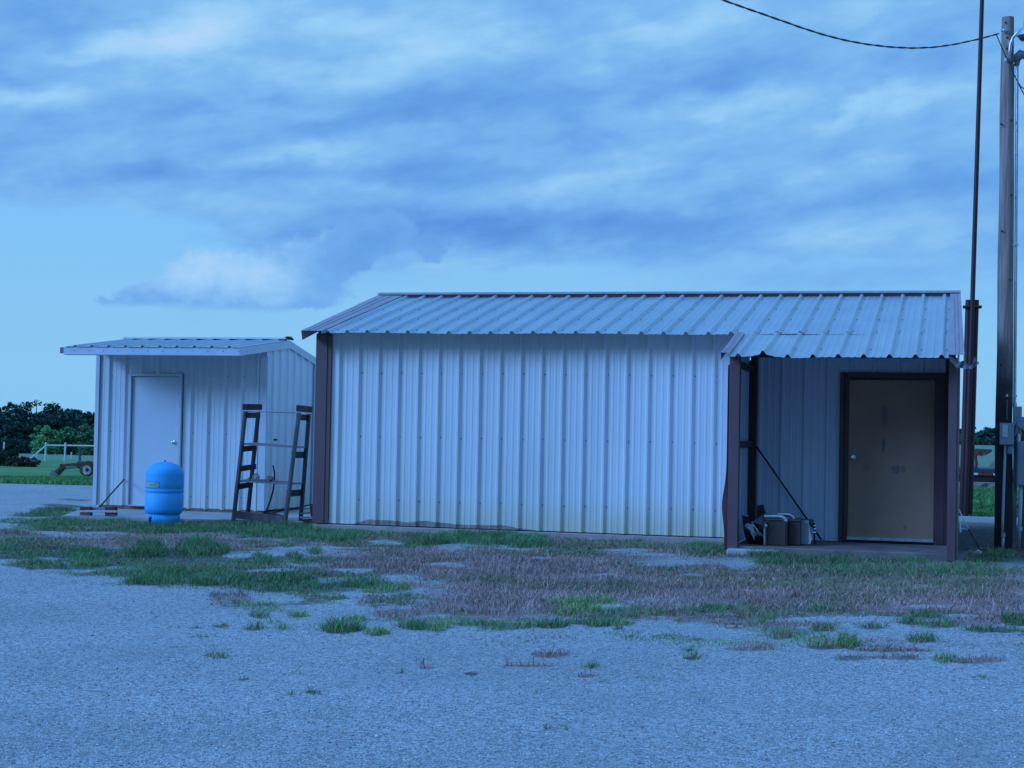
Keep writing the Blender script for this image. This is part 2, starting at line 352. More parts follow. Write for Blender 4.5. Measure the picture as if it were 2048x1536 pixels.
m_tank = mat('blue_tank_paint', (.03, .40, .84), (.06, .45, .84), scale=2.5, rough=.58, spec=.5)
m_tank_label = mat('tank_label_pale', (.30, .48, .52), rough=.4)
m_tank_green = mat('tank_label_green', (.16, .42, .22), rough=.4)
m_tank_line = mat('tank_label_border', (.015, .12, .35), rough=.4)
m_hole = mat('dark_opening', (.01, .01, .012), rough=.9)
def wood(nm, a, b, s=3): return mat(nm, a, b, scale=s, rough=.85, stretch=(4, 4, .5), bump=.003, bscale=10)
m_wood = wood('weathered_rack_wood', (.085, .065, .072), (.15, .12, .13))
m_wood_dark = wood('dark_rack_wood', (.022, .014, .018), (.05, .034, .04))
m_shelf = mat('grey_shelf_board', (.17, .15, .16), (.25, .22, .23), scale=5, rough=.85, stretch=(.6, 4, 4))
m_pole = mat('utility_pole_wood', (.15, .11, .10), (.31, .235, .21), scale=5, rough=.9, stretch=(5, 5, .22), bump=.008, bscale=9)
def pole_tar(nt, tcn, col):
    sp = nt.nodes.new('ShaderNodeSeparateXYZ'); nt.links.new(tcn.outputs['Object'], sp.inputs[0])
    f = nmr(nt, nmath(nt, 'ADD', sp.outputs[2], nnoise(nt, tcn.outputs['Object'], 3, 3)), 3.6, 2.3)
    return nmix(nt, f, col, (.030, .017, .020))
m_pole = mat('utility_pole_wood', (.19, .135, .12), (.40, .29, .25), scale=5, rough=.9, stretch=(5, 5, .22), bump=.008, bscale=9, extra=pole_tar)
m_rustpipe = mat('dark_red_pipe', (.038, .006, .010), (.055, .009, .013), scale=3, rough=.55, stretch=(2, 2, .4), bump=.002)
m_rust = mat('rusty_steel', (.085, .035, .025), (.17, .085, .06), scale=7, rough=.9, bump=.004)
m_rubber = mat('black_rubber', (.012, .012, .014), (.03, .028, .028), scale=10, rough=.8)
m_cable = mat('dark_cable', (.025, .03, .035), rough=.6)
m_boxgrey = mat('grey_electrical_box', (.22, .26, .30), (.28, .32, .36), scale=4, rough=.45, bump=.001)
m_boxlabel = mat('pale_box_label', (.55, .57, .60), rough=.5)
m_pvc = mat('grey_pvc_conduit', (.38, .42, .43), (.46, .50, .50), scale=4, rough=.5)
m_yellow = mat('yellow_tag', (.42, .38, .10), rough=.6)
m_black = mat('black_paint', (.014, .014, .018), rough=.5)
m_card = mat('brown_box_panel', (.085, .048, .042), (.12, .07, .058), scale=4, rough=.85)
m_card2 = mat('dark_brown_box_side', (.05, .035, .032), (.085, .055, .05), scale=5, rough=.85)
m_greysheet = mat('dull_grey_sheet', (.16, .17, .19), (.24, .25, .27), scale=5, rough=.55, metal=.3)
m_plastic = mat('pale_plastic_film', (.55, .57, .58), (.42, .45, .48), scale=10, rough=.35, bump=.01, bscale=14)
m_bag = mat('black_plastic_bag', (.012, .012, .015), rough=.35, bump=.01, bscale=12)
m_rock = mat('pale_limestone', (.62, .60, .56), (.42, .39, .36), scale=14, rough=.95, bump=.01, bscale=18)
m_rock2 = mat('brown_limestone', (.26, .22, .19), (.16, .13, .11), scale=14, rough=.95, bump=.01, bscale=18)
m_whitepipe = mat('white_pipe_paint', (.72, .74, .74), (.6, .62, .62), scale=3, rough=.5)
m_bark = mat('tree_bark', (.07, .055, .045), (.12, .10, .08), scale=4, rough=.95, bump=.02)
m_redtape = mat('red_reflective_tape', (.30, .035, .02), rough=.4)
m_whitetape = mat('white_reflective_tape', (.62, .62, .60), rough=.4)
m_carpaint = mat('dark_car_paint', (.02, .03, .06), rough=.3)
m_glass = mat('dark_glass', (.03, .04, .05), rough=.08)
def vcol(name, rough=.8, spec=.25, trans=0.0):
    m = bpy.data.materials.new(name); m.use_nodes = True; nt = m.node_tree; bs = nt.nodes['Principled BSDF']
    a = nt.nodes.new('ShaderNodeAttribute'); a.attribute_name = 'tint'; nt.links.new(a.outputs['Color'], bs.inputs['Base Color'])
    bs.inputs['Roughness'].default_value = rough; bs.inputs['Specular IOR Level'].default_value = spec
    return m
m_leaf = vcol('leaf'); m_blade = vcol('grass_blade', .7, .3); m_stone = vcol('loose_stone', .9, .3)

# ------------------------------------------------------------------ ground
def terrain(X, Y):
    X = np.asarray(X, float); Y = np.asarray(Y, float)
    vx, vy = X-CAM[0], Y-CAM[1]
    D = np.maximum((vx*FW[0]+vy*FW[1]), 0); L = (vx*RT[0]+vy*RT[1])/np.maximum(D, 5)      # sideways slope
    wl = np.clip((.12-L)/.30, 0, 1); wl = wl*wl*(3-2*wl)
    dl = np.interp(D, [0, 38, 70, 110, 230, 420, 2500], [0, .02, .93, 1.25, 3.4, 4.0, 4.0])
    dr = np.interp(D, [0, 40, 300, 500, 2500], [0, .02, .10, .8, .8])
    z = -.095 - dl*wl - dr*(1-wl)
    near = np.clip((-1.8-Y)/3, 0, 1)*np.clip((Y+30)/5, 0, 1)
    z = z + near*(fbm(X*.5, Y*.5, 3, 2)-.5)*.07
    far = np.clip((Y-12)/20, 0, 1)*np.clip(1-D/800, 0, 1)
    return z + far*(fbm(X*.05, Y*.05, 3, 5)-.5)*.35

# patches in photograph pixels: cx, cy, rx, ry, density, blade height in metres, hue (0 deep green, 1 bright, 2 olive)
GREEN = [
 (150,1047,170,9,1,.07,0),(760,1058,170,8,1,.09,0),(1000,1068,160,8,.9,.09,0),(1290,1080,170,7,.8,.08,2),(350,1136,170,12,.5,.06,0),(620,1176,180,9,.5,.06,0),(900,1240,160,6,.5,.05,0),(1030,1246,120,6,.5,.05,0),(1130,1170,60,8,.3,.05,0),(250,1065,200,6,.5,.05,0),(1400,1215,100,5,.4,.05,1),(1600,1232,150,6,.45,.05,2),(1900,1230,140,7,.4,.06,2),(1780,1180,260,24,.45,.09,2),(750,1070,200,7,.7,.08,0),(1400,1088,90,7,.7,.08,2),(1700,1102,150,7,.9,.08,0),(330,1062,200,7,.9,.08,0),(560,1068,140,8,.9,.09,0),(1250,1090,160,8,.7,.08,2),(1150,1078,120,6,.6,.07,0),(1620,1122,140,14,.9,.10,0),(1800,1165,220,20,.6,.08,2),(1640,1165,120,18,.4,.07,2),(60,1052,70,9,.6,.06,0),(450,1053,230,10,1,.09,0),(620,1058,160,12,1,.10,0),(660,1078,90,9,1,.12,0),(25,1068,30,8,.5,.06,0),(110,1058,60,6,.8,.07,0),
 (290,1104,68,17,1,.19,0),(395,1104,62,18,1,.18,0),(170,1114,62,12,1,.10,0),(45,1112,32,8,.9,.09,0),(90,1130,75,10,.8,.07,0),(160,1132,70,9,.8,.08,0),(230,1146,55,11,.7,.08,0),
 (320,1158,75,15,1,.12,0),(440,1162,65,15,1,.13,0),(560,1166,65,13,.9,.10,0),(520,1118,28,13,.9,.12,0),(590,1118,22,9,.9,.10,0),(630,1103,18,7,.9,.09,0),(570,1093,16,6,.6,.08,0),(730,1100,11,4,.7,.05,0),
 (700,1166,70,12,.9,.09,0),(760,1180,60,10,.7,.07,1),(640,1182,60,9,.5,.06,1),(860,1084,52,10,1,.13,0),(1000,1078,112,14,1,.14,0),(1055,1086,58,11,1,.14,0),(930,1066,40,7,.8,.09,0),(800,1056,90,8,.8,.08,0),
 (680,1252,46,15,1,.10,0),(720,1238,30,9,.6,.07,1),(600,1230,28,7,.8,.07,1),(520,1234,22,6,.7,.06,0),(505,1260,28,10,.7,.07,0),(562,1258,20,6,.6,.06,1),(545,1245,18,4,.5,.05,0),(750,1268,32,7,.8,.07,1),(830,1252,45,9,.8,.08,0),(880,1258,32,7,.7,.07,1),(935,1250,36,6,.6,.05,0),
 (810,1202,62,12,.5,.06,0),(750,1210,32,8,.5,.06,0),(1145,1212,75,19,.95,.08,1),(1095,1250,48,9,1,.09,0),(1200,1200,42,13,.7,.07,1),(1200,1250,32,7,.8,.07,0),(1242,1247,30,7,.8,.07,1),(1055,1238,30,6,.5,.05,0),(1235,1258,12,4,.7,.05,0),
 (1410,1102,66,11,1,.11,0),(1330,1080,50,9,.7,.09,0),(1180,1082,70,6,.6,.06,0),(1545,1113,62,10,1,.11,0),(1592,1112,50,9,1,.10,0),(1330,1137,36,5,.9,.06,0),(1522,1126,20,8,.8,.08,0),(1040,1112,13,6,.8,.07,0),(1470,1112,60,8,.6,.06,0),
 (1320,1224,45,8,.6,.06,0),(1425,1224,50,10,.7,.07,0),(1355,1240,11,6,.7,.06,1),(1533,1240,32,8,.8,.08,0),(1396,1278,15,4,.8,.05,0),(1378,1300,14,4,.8,.05,0),(1384,1316,20,6,1,.08,0),(1182,1334,20,6,.9,.06,0),(1205,1362,20,6,.5,.05,0),(1290,1358,26,4,.35,.05,0),(1250,1360,14,4,.3,.04,0),(1075,1385,10,5,.35,.05,0),(1395,1395,22,4,.2,.04,0),
 (1760,1120,190,13,.85,.09,0),(1690,1146,190,15,.6,.09,0),(1900,1146,160,18,.65,.09,0),(1960,1175,110,20,.55,.09,2),(1980,1120,90,14,.7,.08,0),(1840,1243,42,11,1,.10,0),(1882,1250,40,9,.9,.09,0),(1980,1260,55,10,.8,.09,0),(2032,1243,32,9,1,.10,0),(1850,1282,42,10,1,.11,0),
 (1650,1257,32,7,.9,.08,0),(1750,1257,38,7,.8,.07,0),(1562,1272,38,9,.9,.08,2),(1690,1286,32,13,1,.10,1),(1645,1292,52,8,.8,.07,2),(1580,1296,15,6,.4,.06,0),(1712,1317,44,9,.7,.07,2),(1892,1318,34,9,.6,.07,1),(1930,1322,25,6,.5,.05,0),(1962,1355,20,4,.5,.04,0),(1640,1355,16,3,.4,.04,0),(1762,1340,16,3,.3,.04,0),
 (147,1165,8,4,.6,.04,0),(140,1220,16,3,.5,.03,0),(175,1220,9,3,.5,.03,0),(345,1255,10,3,.5,.03,0),(390,1256,26,3,.6,.04,0),(440,1253,22,4,.7,.05,0),(402,1275,42,4,.6,.05,0),(352,1295,26,3,.5,.03,0),(430,1314,28,6,.6,.05,0),(355,1356,11,3,.7,.04,0),(487,1361,16,5,.8,.06,0),(577,1390,14,4,.7,.05,0),(625,1383,20,7,.8,.07,0),(680,1375,10,5,.6,.05,2),(250,1310,8,3,.5,.03,0),(275,1311,9,3,.5,.03,0),(300,1300,14,2,.5,.03,0),
 (842,1322,22,9,.55,.13,2),(945,1350,18,6,.9,.06,2),(592,1345,12,6,.5,.07,0),(802,1345,9,5,.7,.06,0),(810,1370,8,4,.6,.05,0),(1010,1250,20,5,.5,.05,0),(480,1205,30,5,.4,.04,0),(130,1012,60,5,.8,.08,0),(90,1030,80,5,.7,.07,0),(100,1020,50,6,.9,.09,0),(150,1000,45,3,.7,.05,0),(1620,1100,70,5,.5,.05,0),(1130,1458,8,4,.5,.04,0),(1097,1457,9,4,.8,.05,0),
 (1930,1095,60,9,.35,.08,2),(2000,1103,60,8,.5,.08,0)]
DRY = [
 (1000,1130,400,32,1),(1150,1170,310,38,1),(1010,1215,190,24,1),(1400,1168,190,34,1),(1620,1196,210,28,1),(1860,1200,230,25,.9),(1720,1130,220,25,.45),(1960,1180,130,25,.9),(500,1142,220,14,.6),(430,1090,200,9,.5),(300,1128,160,10,.5),(1850,1150,260,26,.7),(1700,1160,240,26,.7),(1300,1085,160,9,.6),(1900,1215,190,16,.9),(200,1086,150,12,.85),(110,1092,80,12,.8),(240,1060,90,8,.6),(420,1138,150,9,.7),(620,1148,110,9,.8),
 (780,1102,100,10,.7),(1200,1088,140,16,.75),(810,1228,80,10,.8),(1660,1218,160,9,.8),(1560,1252,70,5,.7),(1450,1092,60,12,.5),(760,1130,160,14,.9),(560,1080,120,8,.4),
 (1092,1310,42,6,.9),(1062,1332,62,3,.8),(1172,1352,24,4,.9),(1490,1297,62,5,.9),(1530,1290,13,6,1),(852,1336,22,4,.7),(1780,1300,110,5,.7),(1950,1320,62,8,.6),(1800,1315,85,6,.7),(1480,1256,34,4,.6),(1500,1285,30,3,.5),(1990,1100,70,10,.5)]
GAPS = [(765,1085,48,6),(640,1096,110,3),(560,1141,52,4),(1340,1126,85,6),(1480,1133,42,8),(885,1130,60,5),(470,1110,28,7),(1830,1213,66,5),(190,1066,55,4),(100,1066,45,4),(560,1108,60,6),(700,1140,70,5),(560,1195,60,10),(640,1215,60,6),(1080,1117,40,4),(1250,1100,60,3),(1290,1110,60,3),(1900,1125,40,4),(1380,1150,30,5),(1200,1150,30,3),(1710,1240,200,6),(1920,1232,60,5)]
def cover_at(X, Y):
    z = terrain(X, Y); d = np.stack([X-CAM[0], Y-CAM[1], z-CAM[2]], -1); w = np.maximum(d@FW, .5)
    px = 1024+FPX*(d@RT)/w; py = 768-FPX*(d@UP)/w
    j1 = (fbm(X*1.9, Y*1.4, 4, 1)-.5); j2 = (fbm(X*2.1, Y*1.5, 4, 6)-.5)
    qx = px+j1*90; qy = py+j2*26*np.clip((py-1000)/150, .3, 2)
    ok = (d@FW > 4)
    def fld(e):
        ax = min(90, e[2]*1.3); ay = min(26, e[3]*1.6)
        return np.clip(1.25-((px+j1*ax-e[0])/e[2])**2-((py+j2*ay-e[1])/e[3])**2, 0, 1)
    g = np.zeros_like(px); hgt = np.zeros_like(px); hue = np.zeros_like(px)
    for e in GREEN:
        f = fld(e)*e[4]; up = f > g; g = np.where(up, f, g); hgt = np.where(up, e[5], hgt); hue = np.where(up, e[6], hue)
    r = np.zeros_like(px)
    for e in DRY: r = np.maximum(r, fld(e)*e[4])
    yb = np.interp(qx, [-200, 0, 100, 250, 450, 700, 880, 1000, 1300, 1600, 2048, 2400], [1118, 1126, 1142, 1160, 1186, 1196, 1226, 1246, 1240, 1250, 1262, 1265])
    band = np.clip((yb-qy)/16+.5, 0, 1)*np.clip((qy-1038)/8, 0, 1)*((px > -300) & (px < 2500))
    n1 = fbm(X*.9, Y*.8, 4, 41); n2 = fbm(X*.8+9, Y*.7, 4, 47)
    r = np.maximum(r, band*np.clip(.24+(n1-.46)*2.0-.12*(px < 800), .08, .95))
    gb = band*np.clip((n2-.45)*3.4+.18*(px < 760), .05, .75); up = gb > g; g = np.where(up, gb, g); hgt = np.where(up, .055, hgt); hue = np.where(up, np.where(n1 > .5, 2, 0), hue)
    fr = np.clip(1-(qy-yb)/np.where(px < 420, 22, 62), 0, 1)*(qy > yb-6)*((px > -300) & (px < 2500)); n3 = fbm(X*1.7+3, Y*1.3, 4, 53); n4 = fbm(X*1.5+7, Y*1.2, 4, 59)
    gf = fr*np.clip((n3-.53)*7, 0, .75); up = gf > g; g = np.where(up, gf, g); hgt = np.where(up, .05, hgt); hue = np.where(up, np.where(n4 > .5, 0, 1), hue)
    r = np.maximum(r, fr*np.clip((n4-.54)*6, 0, .7)*(px > 420))
    gap = np.zeros_like(px)
    for e in GAPS: gap = np.maximum(gap, fld(e))
    r = r*(1-gap*.9); g = g*(1-gap*.7)
    near_wall = (Y < 1.2) | (X < -4)
    return g*ok*near_wall, hgt, hue, r*ok*near_wall, px, py

def axis(parts):
    out = []
    for a, b, st in parts: out += list(np.arange(a, b, st))
    return np.array(out)
def grow(a, b, s, k):
    v = [a]; 
    while abs(v[-1]) < abs(b): v.append(v[-1]+s); s *= k
    return v[1:]
xs = np.array(sorted(grow(-9, -2500, -.3, 1.13)) + list(np.arange(-9, 11.5, .05)) + grow(11.5, 2500, .3, 1.13))
ys = np.array(sorted(grow(-18, -300, -.3, 1.25)) + list(np.arange(-18, 3.0, .06)) + list(np.arange(3.0, 20, .25)) + grow(20, 3000, .4, 1.10))
GX, GY = np.meshgrid(xs, ys); gx, gy = GX.ravel(), GY.ravel(); gz = terrain(gx, gy)
g_, h_, u_, r_, px_, py_ = cover_at(gx, gy)
D_ = (gx-CAM[0])*FW[0]+(gy-CAM[1])*FW[1]
jit = (fbm(gx*.35, gy*.35, 3, 9)-.5)
field = np.where(gx < -3, np.clip((gy+jit*1.6-13.2)/.8, 0, 1), np.clip((gy+jit*.5-10.2)/.4, 0, 1))
dirt = np.clip(1.4-((gx-9.4)/1.9)**2-((gy-3.4)/5.0)**2, 0, 1)
nx, ny = len(xs), len(ys)
ii = (np.arange(ny-1)[:, None]*nx+np.arange(nx-1)[None, :]).ravel()
F = np.stack([ii, ii+1, ii+nx+1, ii+nx], -1)
mg = bpy.data.materials.new('gravel_and_soil'); mg.use_nodes = True; nt = mg.node_tree; bs = nt.nodes['Principled BSDF']
bs.inputs['Roughness'].default_value = .92; bs.inputs['Specular IOR Level'].default_value = .2
tcn = nt.nodes.new('ShaderNodeTexCoord'); P_ = tcn.outputs['Object']
at1 = nt.nodes.new('ShaderNodeAttribute'); at1.attribute_name = 'cover'; sp = nt.nodes.new('ShaderNodeSeparateColor'); nt.links.new(at1.outputs['Color'], sp.inputs[0])
at2 = nt.nodes.new('ShaderNodeAttribute'); at2.attribute_name = 'field'; sp2 = nt.nodes.new('ShaderNodeSeparateColor'); nt.links.new(at2.outputs['Color'], sp2.inputs[0])
def voro(scale, feat='F1'):
    v = nt.nodes.new('ShaderNodeTexVoronoi'); v.feature = feat; v.inputs['Scale'].default_value = scale; nt.links.new(P_, v.inputs['Vector']); return v
v1 = voro(105); v2 = voro(42)
s1 = nt.nodes.new('ShaderNodeSeparateColor'); nt.links.new(v1.outputs['Color'], s1.inputs[0])
s2 = nt.nodes.new('ShaderNodeSeparateColor'); nt.links.new(v2.outputs['Color'], s2.inputs[0])
tonev = nmath(nt, 'ADD', nmath(nt, 'MULTIPLY', s1.outputs[0], .6), nmath(nt, 'MULTIPLY', s2.outputs[0], .4))
gcol = nmix(nt, nmr(nt, tonev, .1, .9), (.24, .225, .23), (.74, .70, .69))
crev = nmr(nt, v1.outputs['Distance'], .35, .75)
gcol = nmix(nt, nmath(nt, 'MULTIPLY', crev, .34), gcol, (.12, .11, .11))
big = nmr(nt, nnoise(nt, P_, .55, 5), .35, .68)
gcol = nmix(nt, nmath(nt, 'MULTIPLY', big, .36), gcol, (.26, .25, .25))
mid = nmr(nt, nnoise(nt, P_, 5.5, 5), .52, .7)
gcol = nmix(nt, nmath(nt, 'MULTIPLY', mid, .14), gcol, (.18, .17, .17))
th = nmix(nt, nmr(nt, nnoise(nt, P_, 28, 6), .35, .65), (.20, .13, .115), (.38, .25, .22))
nb = nnoise(nt, P_, 9, 6)
rr = nmr(nt, nmath(nt, 'ADD', sp.outputs[0], nmath(nt, 'MULTIPLY', nmath(nt, 'SUBTRACT', nb, .5), .9)), .30, .62)
gcol = nmix(nt, nmath(nt, 'MULTIPLY', rr, .88), gcol, th)
gg = nmr(nt, nmath(nt, 'ADD', sp.outputs[1], nmath(nt, 'MULTIPLY', nmath(nt, 'SUBTRACT', nb, .5), .9)), .35, .8)
gcol = nmix(nt, nmath(nt, 'MULTIPLY', gg, .8), gcol, (.060, .070, .045))
gcol = nmix(nt, nmath(nt, 'MULTIPLY', sp.outputs[2], .95), gcol, nmix(nt, nmr(nt, nb, .4, .6), (.018, .022, .024), (.05, .05, .05)))
mpf = nt.nodes.new('ShaderNodeMapping'); mpf.inputs['Scale'].default_value = (1, .35, 1); nt.links.new(P_, mpf.inputs[0])
fg = nmix(nt, nmr(nt, nnoise(nt, mpf.outputs[0], 1.3, 8, .7), .35, .65), (.10, .25, .075), (.16, .33, .11))
fg = nmix(nt, nmr(nt, nnoise(nt, mpf.outputs[0], .22, 4), .5, .7), fg, (.08, .19, .07))
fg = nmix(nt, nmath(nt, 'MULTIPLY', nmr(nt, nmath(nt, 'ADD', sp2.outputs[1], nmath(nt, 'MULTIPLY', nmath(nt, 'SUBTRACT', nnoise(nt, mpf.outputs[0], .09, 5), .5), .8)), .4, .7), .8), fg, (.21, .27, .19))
gcol = nmix(nt, sp2.outputs[0], gcol, fg)
nt.links.new(gcol, bs.inputs['Base Color'])
hh = nmath(nt, 'SUBTRACT', 1.0, v1.outputs['Distance'])
hh = nmath(nt, 'ADD', nmath(nt, 'MULTIPLY', hh, .006), nmath(nt, 'MULTIPLY', nnoise(nt, P_, 22, 4), .012))
bp = nt.nodes.new('ShaderNodeBump'); bp.inputs['Strength'].default_value = .9; bp.inputs['Distance'].default_value = 1.0
nt.links.new(hh, bp.inputs['Height']); nt.links.new(bp.outputs[0], bs.inputs['Normal'])
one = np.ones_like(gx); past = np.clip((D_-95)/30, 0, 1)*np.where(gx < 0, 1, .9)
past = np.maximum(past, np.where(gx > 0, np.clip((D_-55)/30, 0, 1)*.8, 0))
ground = np_mesh('ground', np.stack([gx, gy, gz], -1), F, mg, {'cover': np.stack([r_, g_, dirt, one], -1), 'field': np.stack([field, past, 0*one, one], -1)}, smooth=True)
tag(ground, 'pale gravel yard with worn soil, turning into green field behind the sheds', None, kind='structure')

# grass blades: every blade a bent two-segment strip
def blades(P, H, W, lean, col, name, label, cat):
    n = len(P); th = RNG.random(n)*6.283; la = RNG.random(n)*6.283; ld = lean*H*(.3+RNG.random(n))
    side = np.stack([np.cos(th), np.sin(th), 0*th], -1)*W[:, None]*.5
    ben = np.stack([np.cos(la)*ld, np.sin(la)*ld, 0*th], -1)
    z = np.zeros((n, 3)); z[:, 2] = H
    p0 = P-side; p1 = P+side; m = P+z*.55+ben*.35; m0 = m-side*.8; m1 = m+side*.8; t = P+z*np.maximum(.35, 1-.5*lean*RNG.random(n))[:, None]+ben
    t0 = t-side*.12; t1 = t+side*.12
    V = np.stack([p0, p1, m1, m0, t1, t0], 1).reshape(-1, 3)
    b = np.arange(n)[:, None]*6
    F = np.concatenate([b+np.array([[0, 1, 2, 3]]), b+np.array([[3, 2, 4, 5]])], 0)
    C = np.repeat(np.concatenate([col, np.ones((n, 1))], 1), 6, 0)
    o = np_mesh(name, V, F, m_blade, {'tint': C}); tag(o, label, cat, kind='stuff'); return o
nC = 2200000
X = RNG.uniform(-9, 11.5, nC); Y = RNG.uniform(-14.5, 3.0, nC)
g, hgt, hue, r, px, py = cover_at(X, Y)
cl = fbm(X*3.2, Y*3.2, 3, 12)
vis = (px > -60) & (px < 2110) & ~((Y > -.05) & (X > -.7) & (X < 8.6)) & ~((Y > -1.62) & (X > 5.55) & (X < 8.5))
slabm = (X > np.where(Y < 2.35, -5.0-(Y-.33)*.38, -5.8)) & (X < -.75) & (Y > .93+(X+.85)*.13-.02)
keep = (RNG.random(nC) < g*np.clip(cl*2.6-.65, .12, 1)*.75) & vis & (g > .06) & ~slabm
P = np.stack([X, Y, terrain(X, Y)-.004], -1)[keep]; n = len(P); hk = hgt[keep]; hu = hue[keep]
edge = np.clip(g[keep]*1.2+.25, .3, 1)
H = hk*edge*(.35+.75*RNG.random(n))*np.clip(cl[keep]*1.5+.2, .5, 1.3)
base = np.where((hu == 1)[:, None], np.array([[.19, .40, .11]]), np.where((hu == 2)[:, None], np.array([[.24, .29, .15]]), np.array([[.085, .27, .095]])))
pn = fbm(X[keep]*.9, Y[keep]*.9, 3, 20)[:, None]
base = base*(1+(pn-.5)*.7)
col = base*(.6+.75*RNG.random((n, 1)))*np.array([[1, 1, 1]])+RNG.random((n, 1))*np.array([[.03, .01, .0]])
dead = RNG.random(n) < .22; col[dead] = np.array([.40, .29, .20])*(.7+.5*RNG.random((dead.sum(), 1)))
blades(P, H, .0035+.004*RNG.random(n), .85, col, 'green_grass', 'green weeds and grass tufts in the gravel before the sheds', 'grass')
keep = (RNG.random(nC) < r*np.clip(cl*2.0-.3, .2, 1)*.45) & vis & (r > .2) & (X > -9) & ~slabm
P = np.stack([X, Y, terrain(X, Y)-.004], -1)[keep]; n = len(P)
H = (.022+.055*RNG.random(n)**1.4)*np.clip(r[keep]+.2, .4, 1); tall = RNG.random(n) < .05; H[tall] *= 2.0
col = np.array([[.50, .305, .27]])*(.5+.8*RNG.random((n, 1)))*(1+(fbm(P[:, 0]*1.5, P[:, 1]*1.5, 2, 4)[:, None]-.5)*.8)
gm = RNG.random(n) < .12; col[gm] = np.array([.09, .15, .07])*(.7+.6*RNG.random((gm.sum(), 1)))
blades(P, H, .004+.004*RNG.random(n), .9, col, 'dry_grass', 'dry brown grass stubble in a broad band before the sheds', 'dry grass')
# tufty field grass beyond the yard, both sides
nF = 60000
X = np.concatenate([RNG.uniform(-26, -8, nF), RNG.uniform(8.6, 12.5, 30000), RNG.uniform(-3, 1, 4000)]); Y = np.concatenate([13.6+RNG.random(nF)**1.3*36, 9.8+RNG.random(30000)**1.2*26, RNG.uniform(9, 40, 4000)])
Y = np.where(X > 8.5, Y+.6, Y); P = np.stack([X, Y, terrain(X, Y)-.01], -1); n = len(P); cn = fbm(X*.6, Y*.6, 3, 31)
H = .05+.10*RNG.random(n)*np.clip(cn*2-.3, .2, 1.3)
col = np.array([[.10, .25, .08]])*(.6+.7*RNG.random((n, 1)))*(1+(cn[:, None]-.5)*.9)
blades(P, H, .02+.02*RNG.random(n), .6, col, 'field_grass', 'green grass of the field behind the sheds', 'grass')
# loose stones lying on the yard
nS = 70000
ang = RNG.random(nS); X = RNG.uniform(-1, 11.2, nS); Y = -16.2+(RNG.random(nS)**1.25)*12
g, hgt, hue, r, px, py = cover_at(X, Y)
k = (px > -40) & (px < 2090) & (py < 1600) & (r < .35) & (g < .4); X = X[k]; Y = Y[k]; n = len(X)
oct_v = np.array([[1, 0, 0], [0, 1, 0], [-1, 0, 0], [0, -1, 0], [0, 0, 1], [0, 0, -1], [.6, .6, .35], [-.6, .6, .35], [-.6, -.6, .35], [.6, -.6, .35]], float)
oct_f = np.array([[0, 6, 4], [6, 1, 4], [1, 7, 4], [7, 2, 4], [2, 8, 4], [8, 3, 4], [3, 9, 4], [9, 0, 4], [0, 1, 6], [1, 2, 7], [2, 3, 8], [3, 0, 9]])
S = .003+.0055*RNG.random(n)**2.2; S[RNG.random(n) < .004] *= 2.0
th = RNG.random(n)*6.283; c, s_ = np.cos(th), np.sin(th)
L = oct_v[None]*(.75+.5*RNG.random((n, 10, 1))); L = L*np.stack([S*(.8+.5*RNG.random(n)), S*(.8+.3*RNG.random(n)), S*(.5+.3*RNG.random(n))], -1)[:, None]
Vx = L[..., 0]*c[:, None]-L[..., 1]*s_[:, None]+X[:, None]; Vy = L[..., 0]*s_[:, None]+L[..., 1]*c[:, None]+Y[:, None]; Vz = L[..., 2]+(terrain(X, Y)+S*.15)[:, None]
V = np.stack([Vx, Vy, Vz], -1).reshape(-1, 3); F = (np.arange(n)[:, None, None]*10+oct_f[None]).reshape(-1, 3)
cc = (.20+.56*RNG.random((n, 1))**1.3)*np.array([[1, 1, 1.02]])+RNG.normal(0, .01, (n, 3))
tag(np_mesh('gravel', V, F, m_stone, {'tint': np.repeat(np.concatenate([np.clip(cc, .03, .9), np.ones((n, 1))], 1), 10, 0)}), 'loose pale gravel stones of the yard', 'gravel', kind='stuff')

# ------------------------------------------------------------------ ribbed metal sheets
PER = .3048
def profile(x0, x1, xr, sgn=1, rib=.038, mir=.004):
    """points (x, height) across a ribbed sheet; ribs centred on xr + k*PER"""
    k0 = math.floor((x0-xr)/PER)-1; k1 = math.ceil((x1-xr)/PER)+1; pts = []
    for k in range(k0, k1+1):
        c = xr+k*PER
        pts += [(c-.034, 0), (c-.012, rib), (c+.013, rib), (c+.043, 0)]
        for m_ in (1/3, 2/3):
            q = c+PER*m_+(.012 if m_ < .5 else 0.0)
            pts += [(q-.018, 0), (q-.009, mir), (q+.009, mir), (q+.018, 0)]
    P = [p for p in pts if x0 < p[0] < x1]
    def h(x):
        for a, b in zip(pts[:-1], pts[1:]):
            if a[0] <= x <= b[0]: return a[1]+(b[1]-a[1])*(x-a[0])/max(b[0]-a[0], 1e-9)
        return 0
    return [(x0, h(x0))]+P+[(x1, h(x1))]
def sheet(mb, prof, fn, nseg=1, mi=0):
    """fn(x, h, t) -> point; t 0..1 down the sheet"""
    vs = [fn(x, h, j/nseg) for j in range(nseg+1) for x, h in prof]; n = len(prof)
    fs = [(j*n+i, j*n+i+1, (j+1)*n+i+1, (j+1)*n+i) for j in range(nseg) for i in range(n-1)]
    return mb.add(vs, fs, mi)
def screw(mb, p, axis, mi, r=.0085):
    ax = Vector(axis).normalized(); mb.tube([Vector(p), Vector(p)+ax*.006], r, 6, mi)
m_screw = mat('screw_head', (.12, .13, .15), rough=.5, metal=.4)

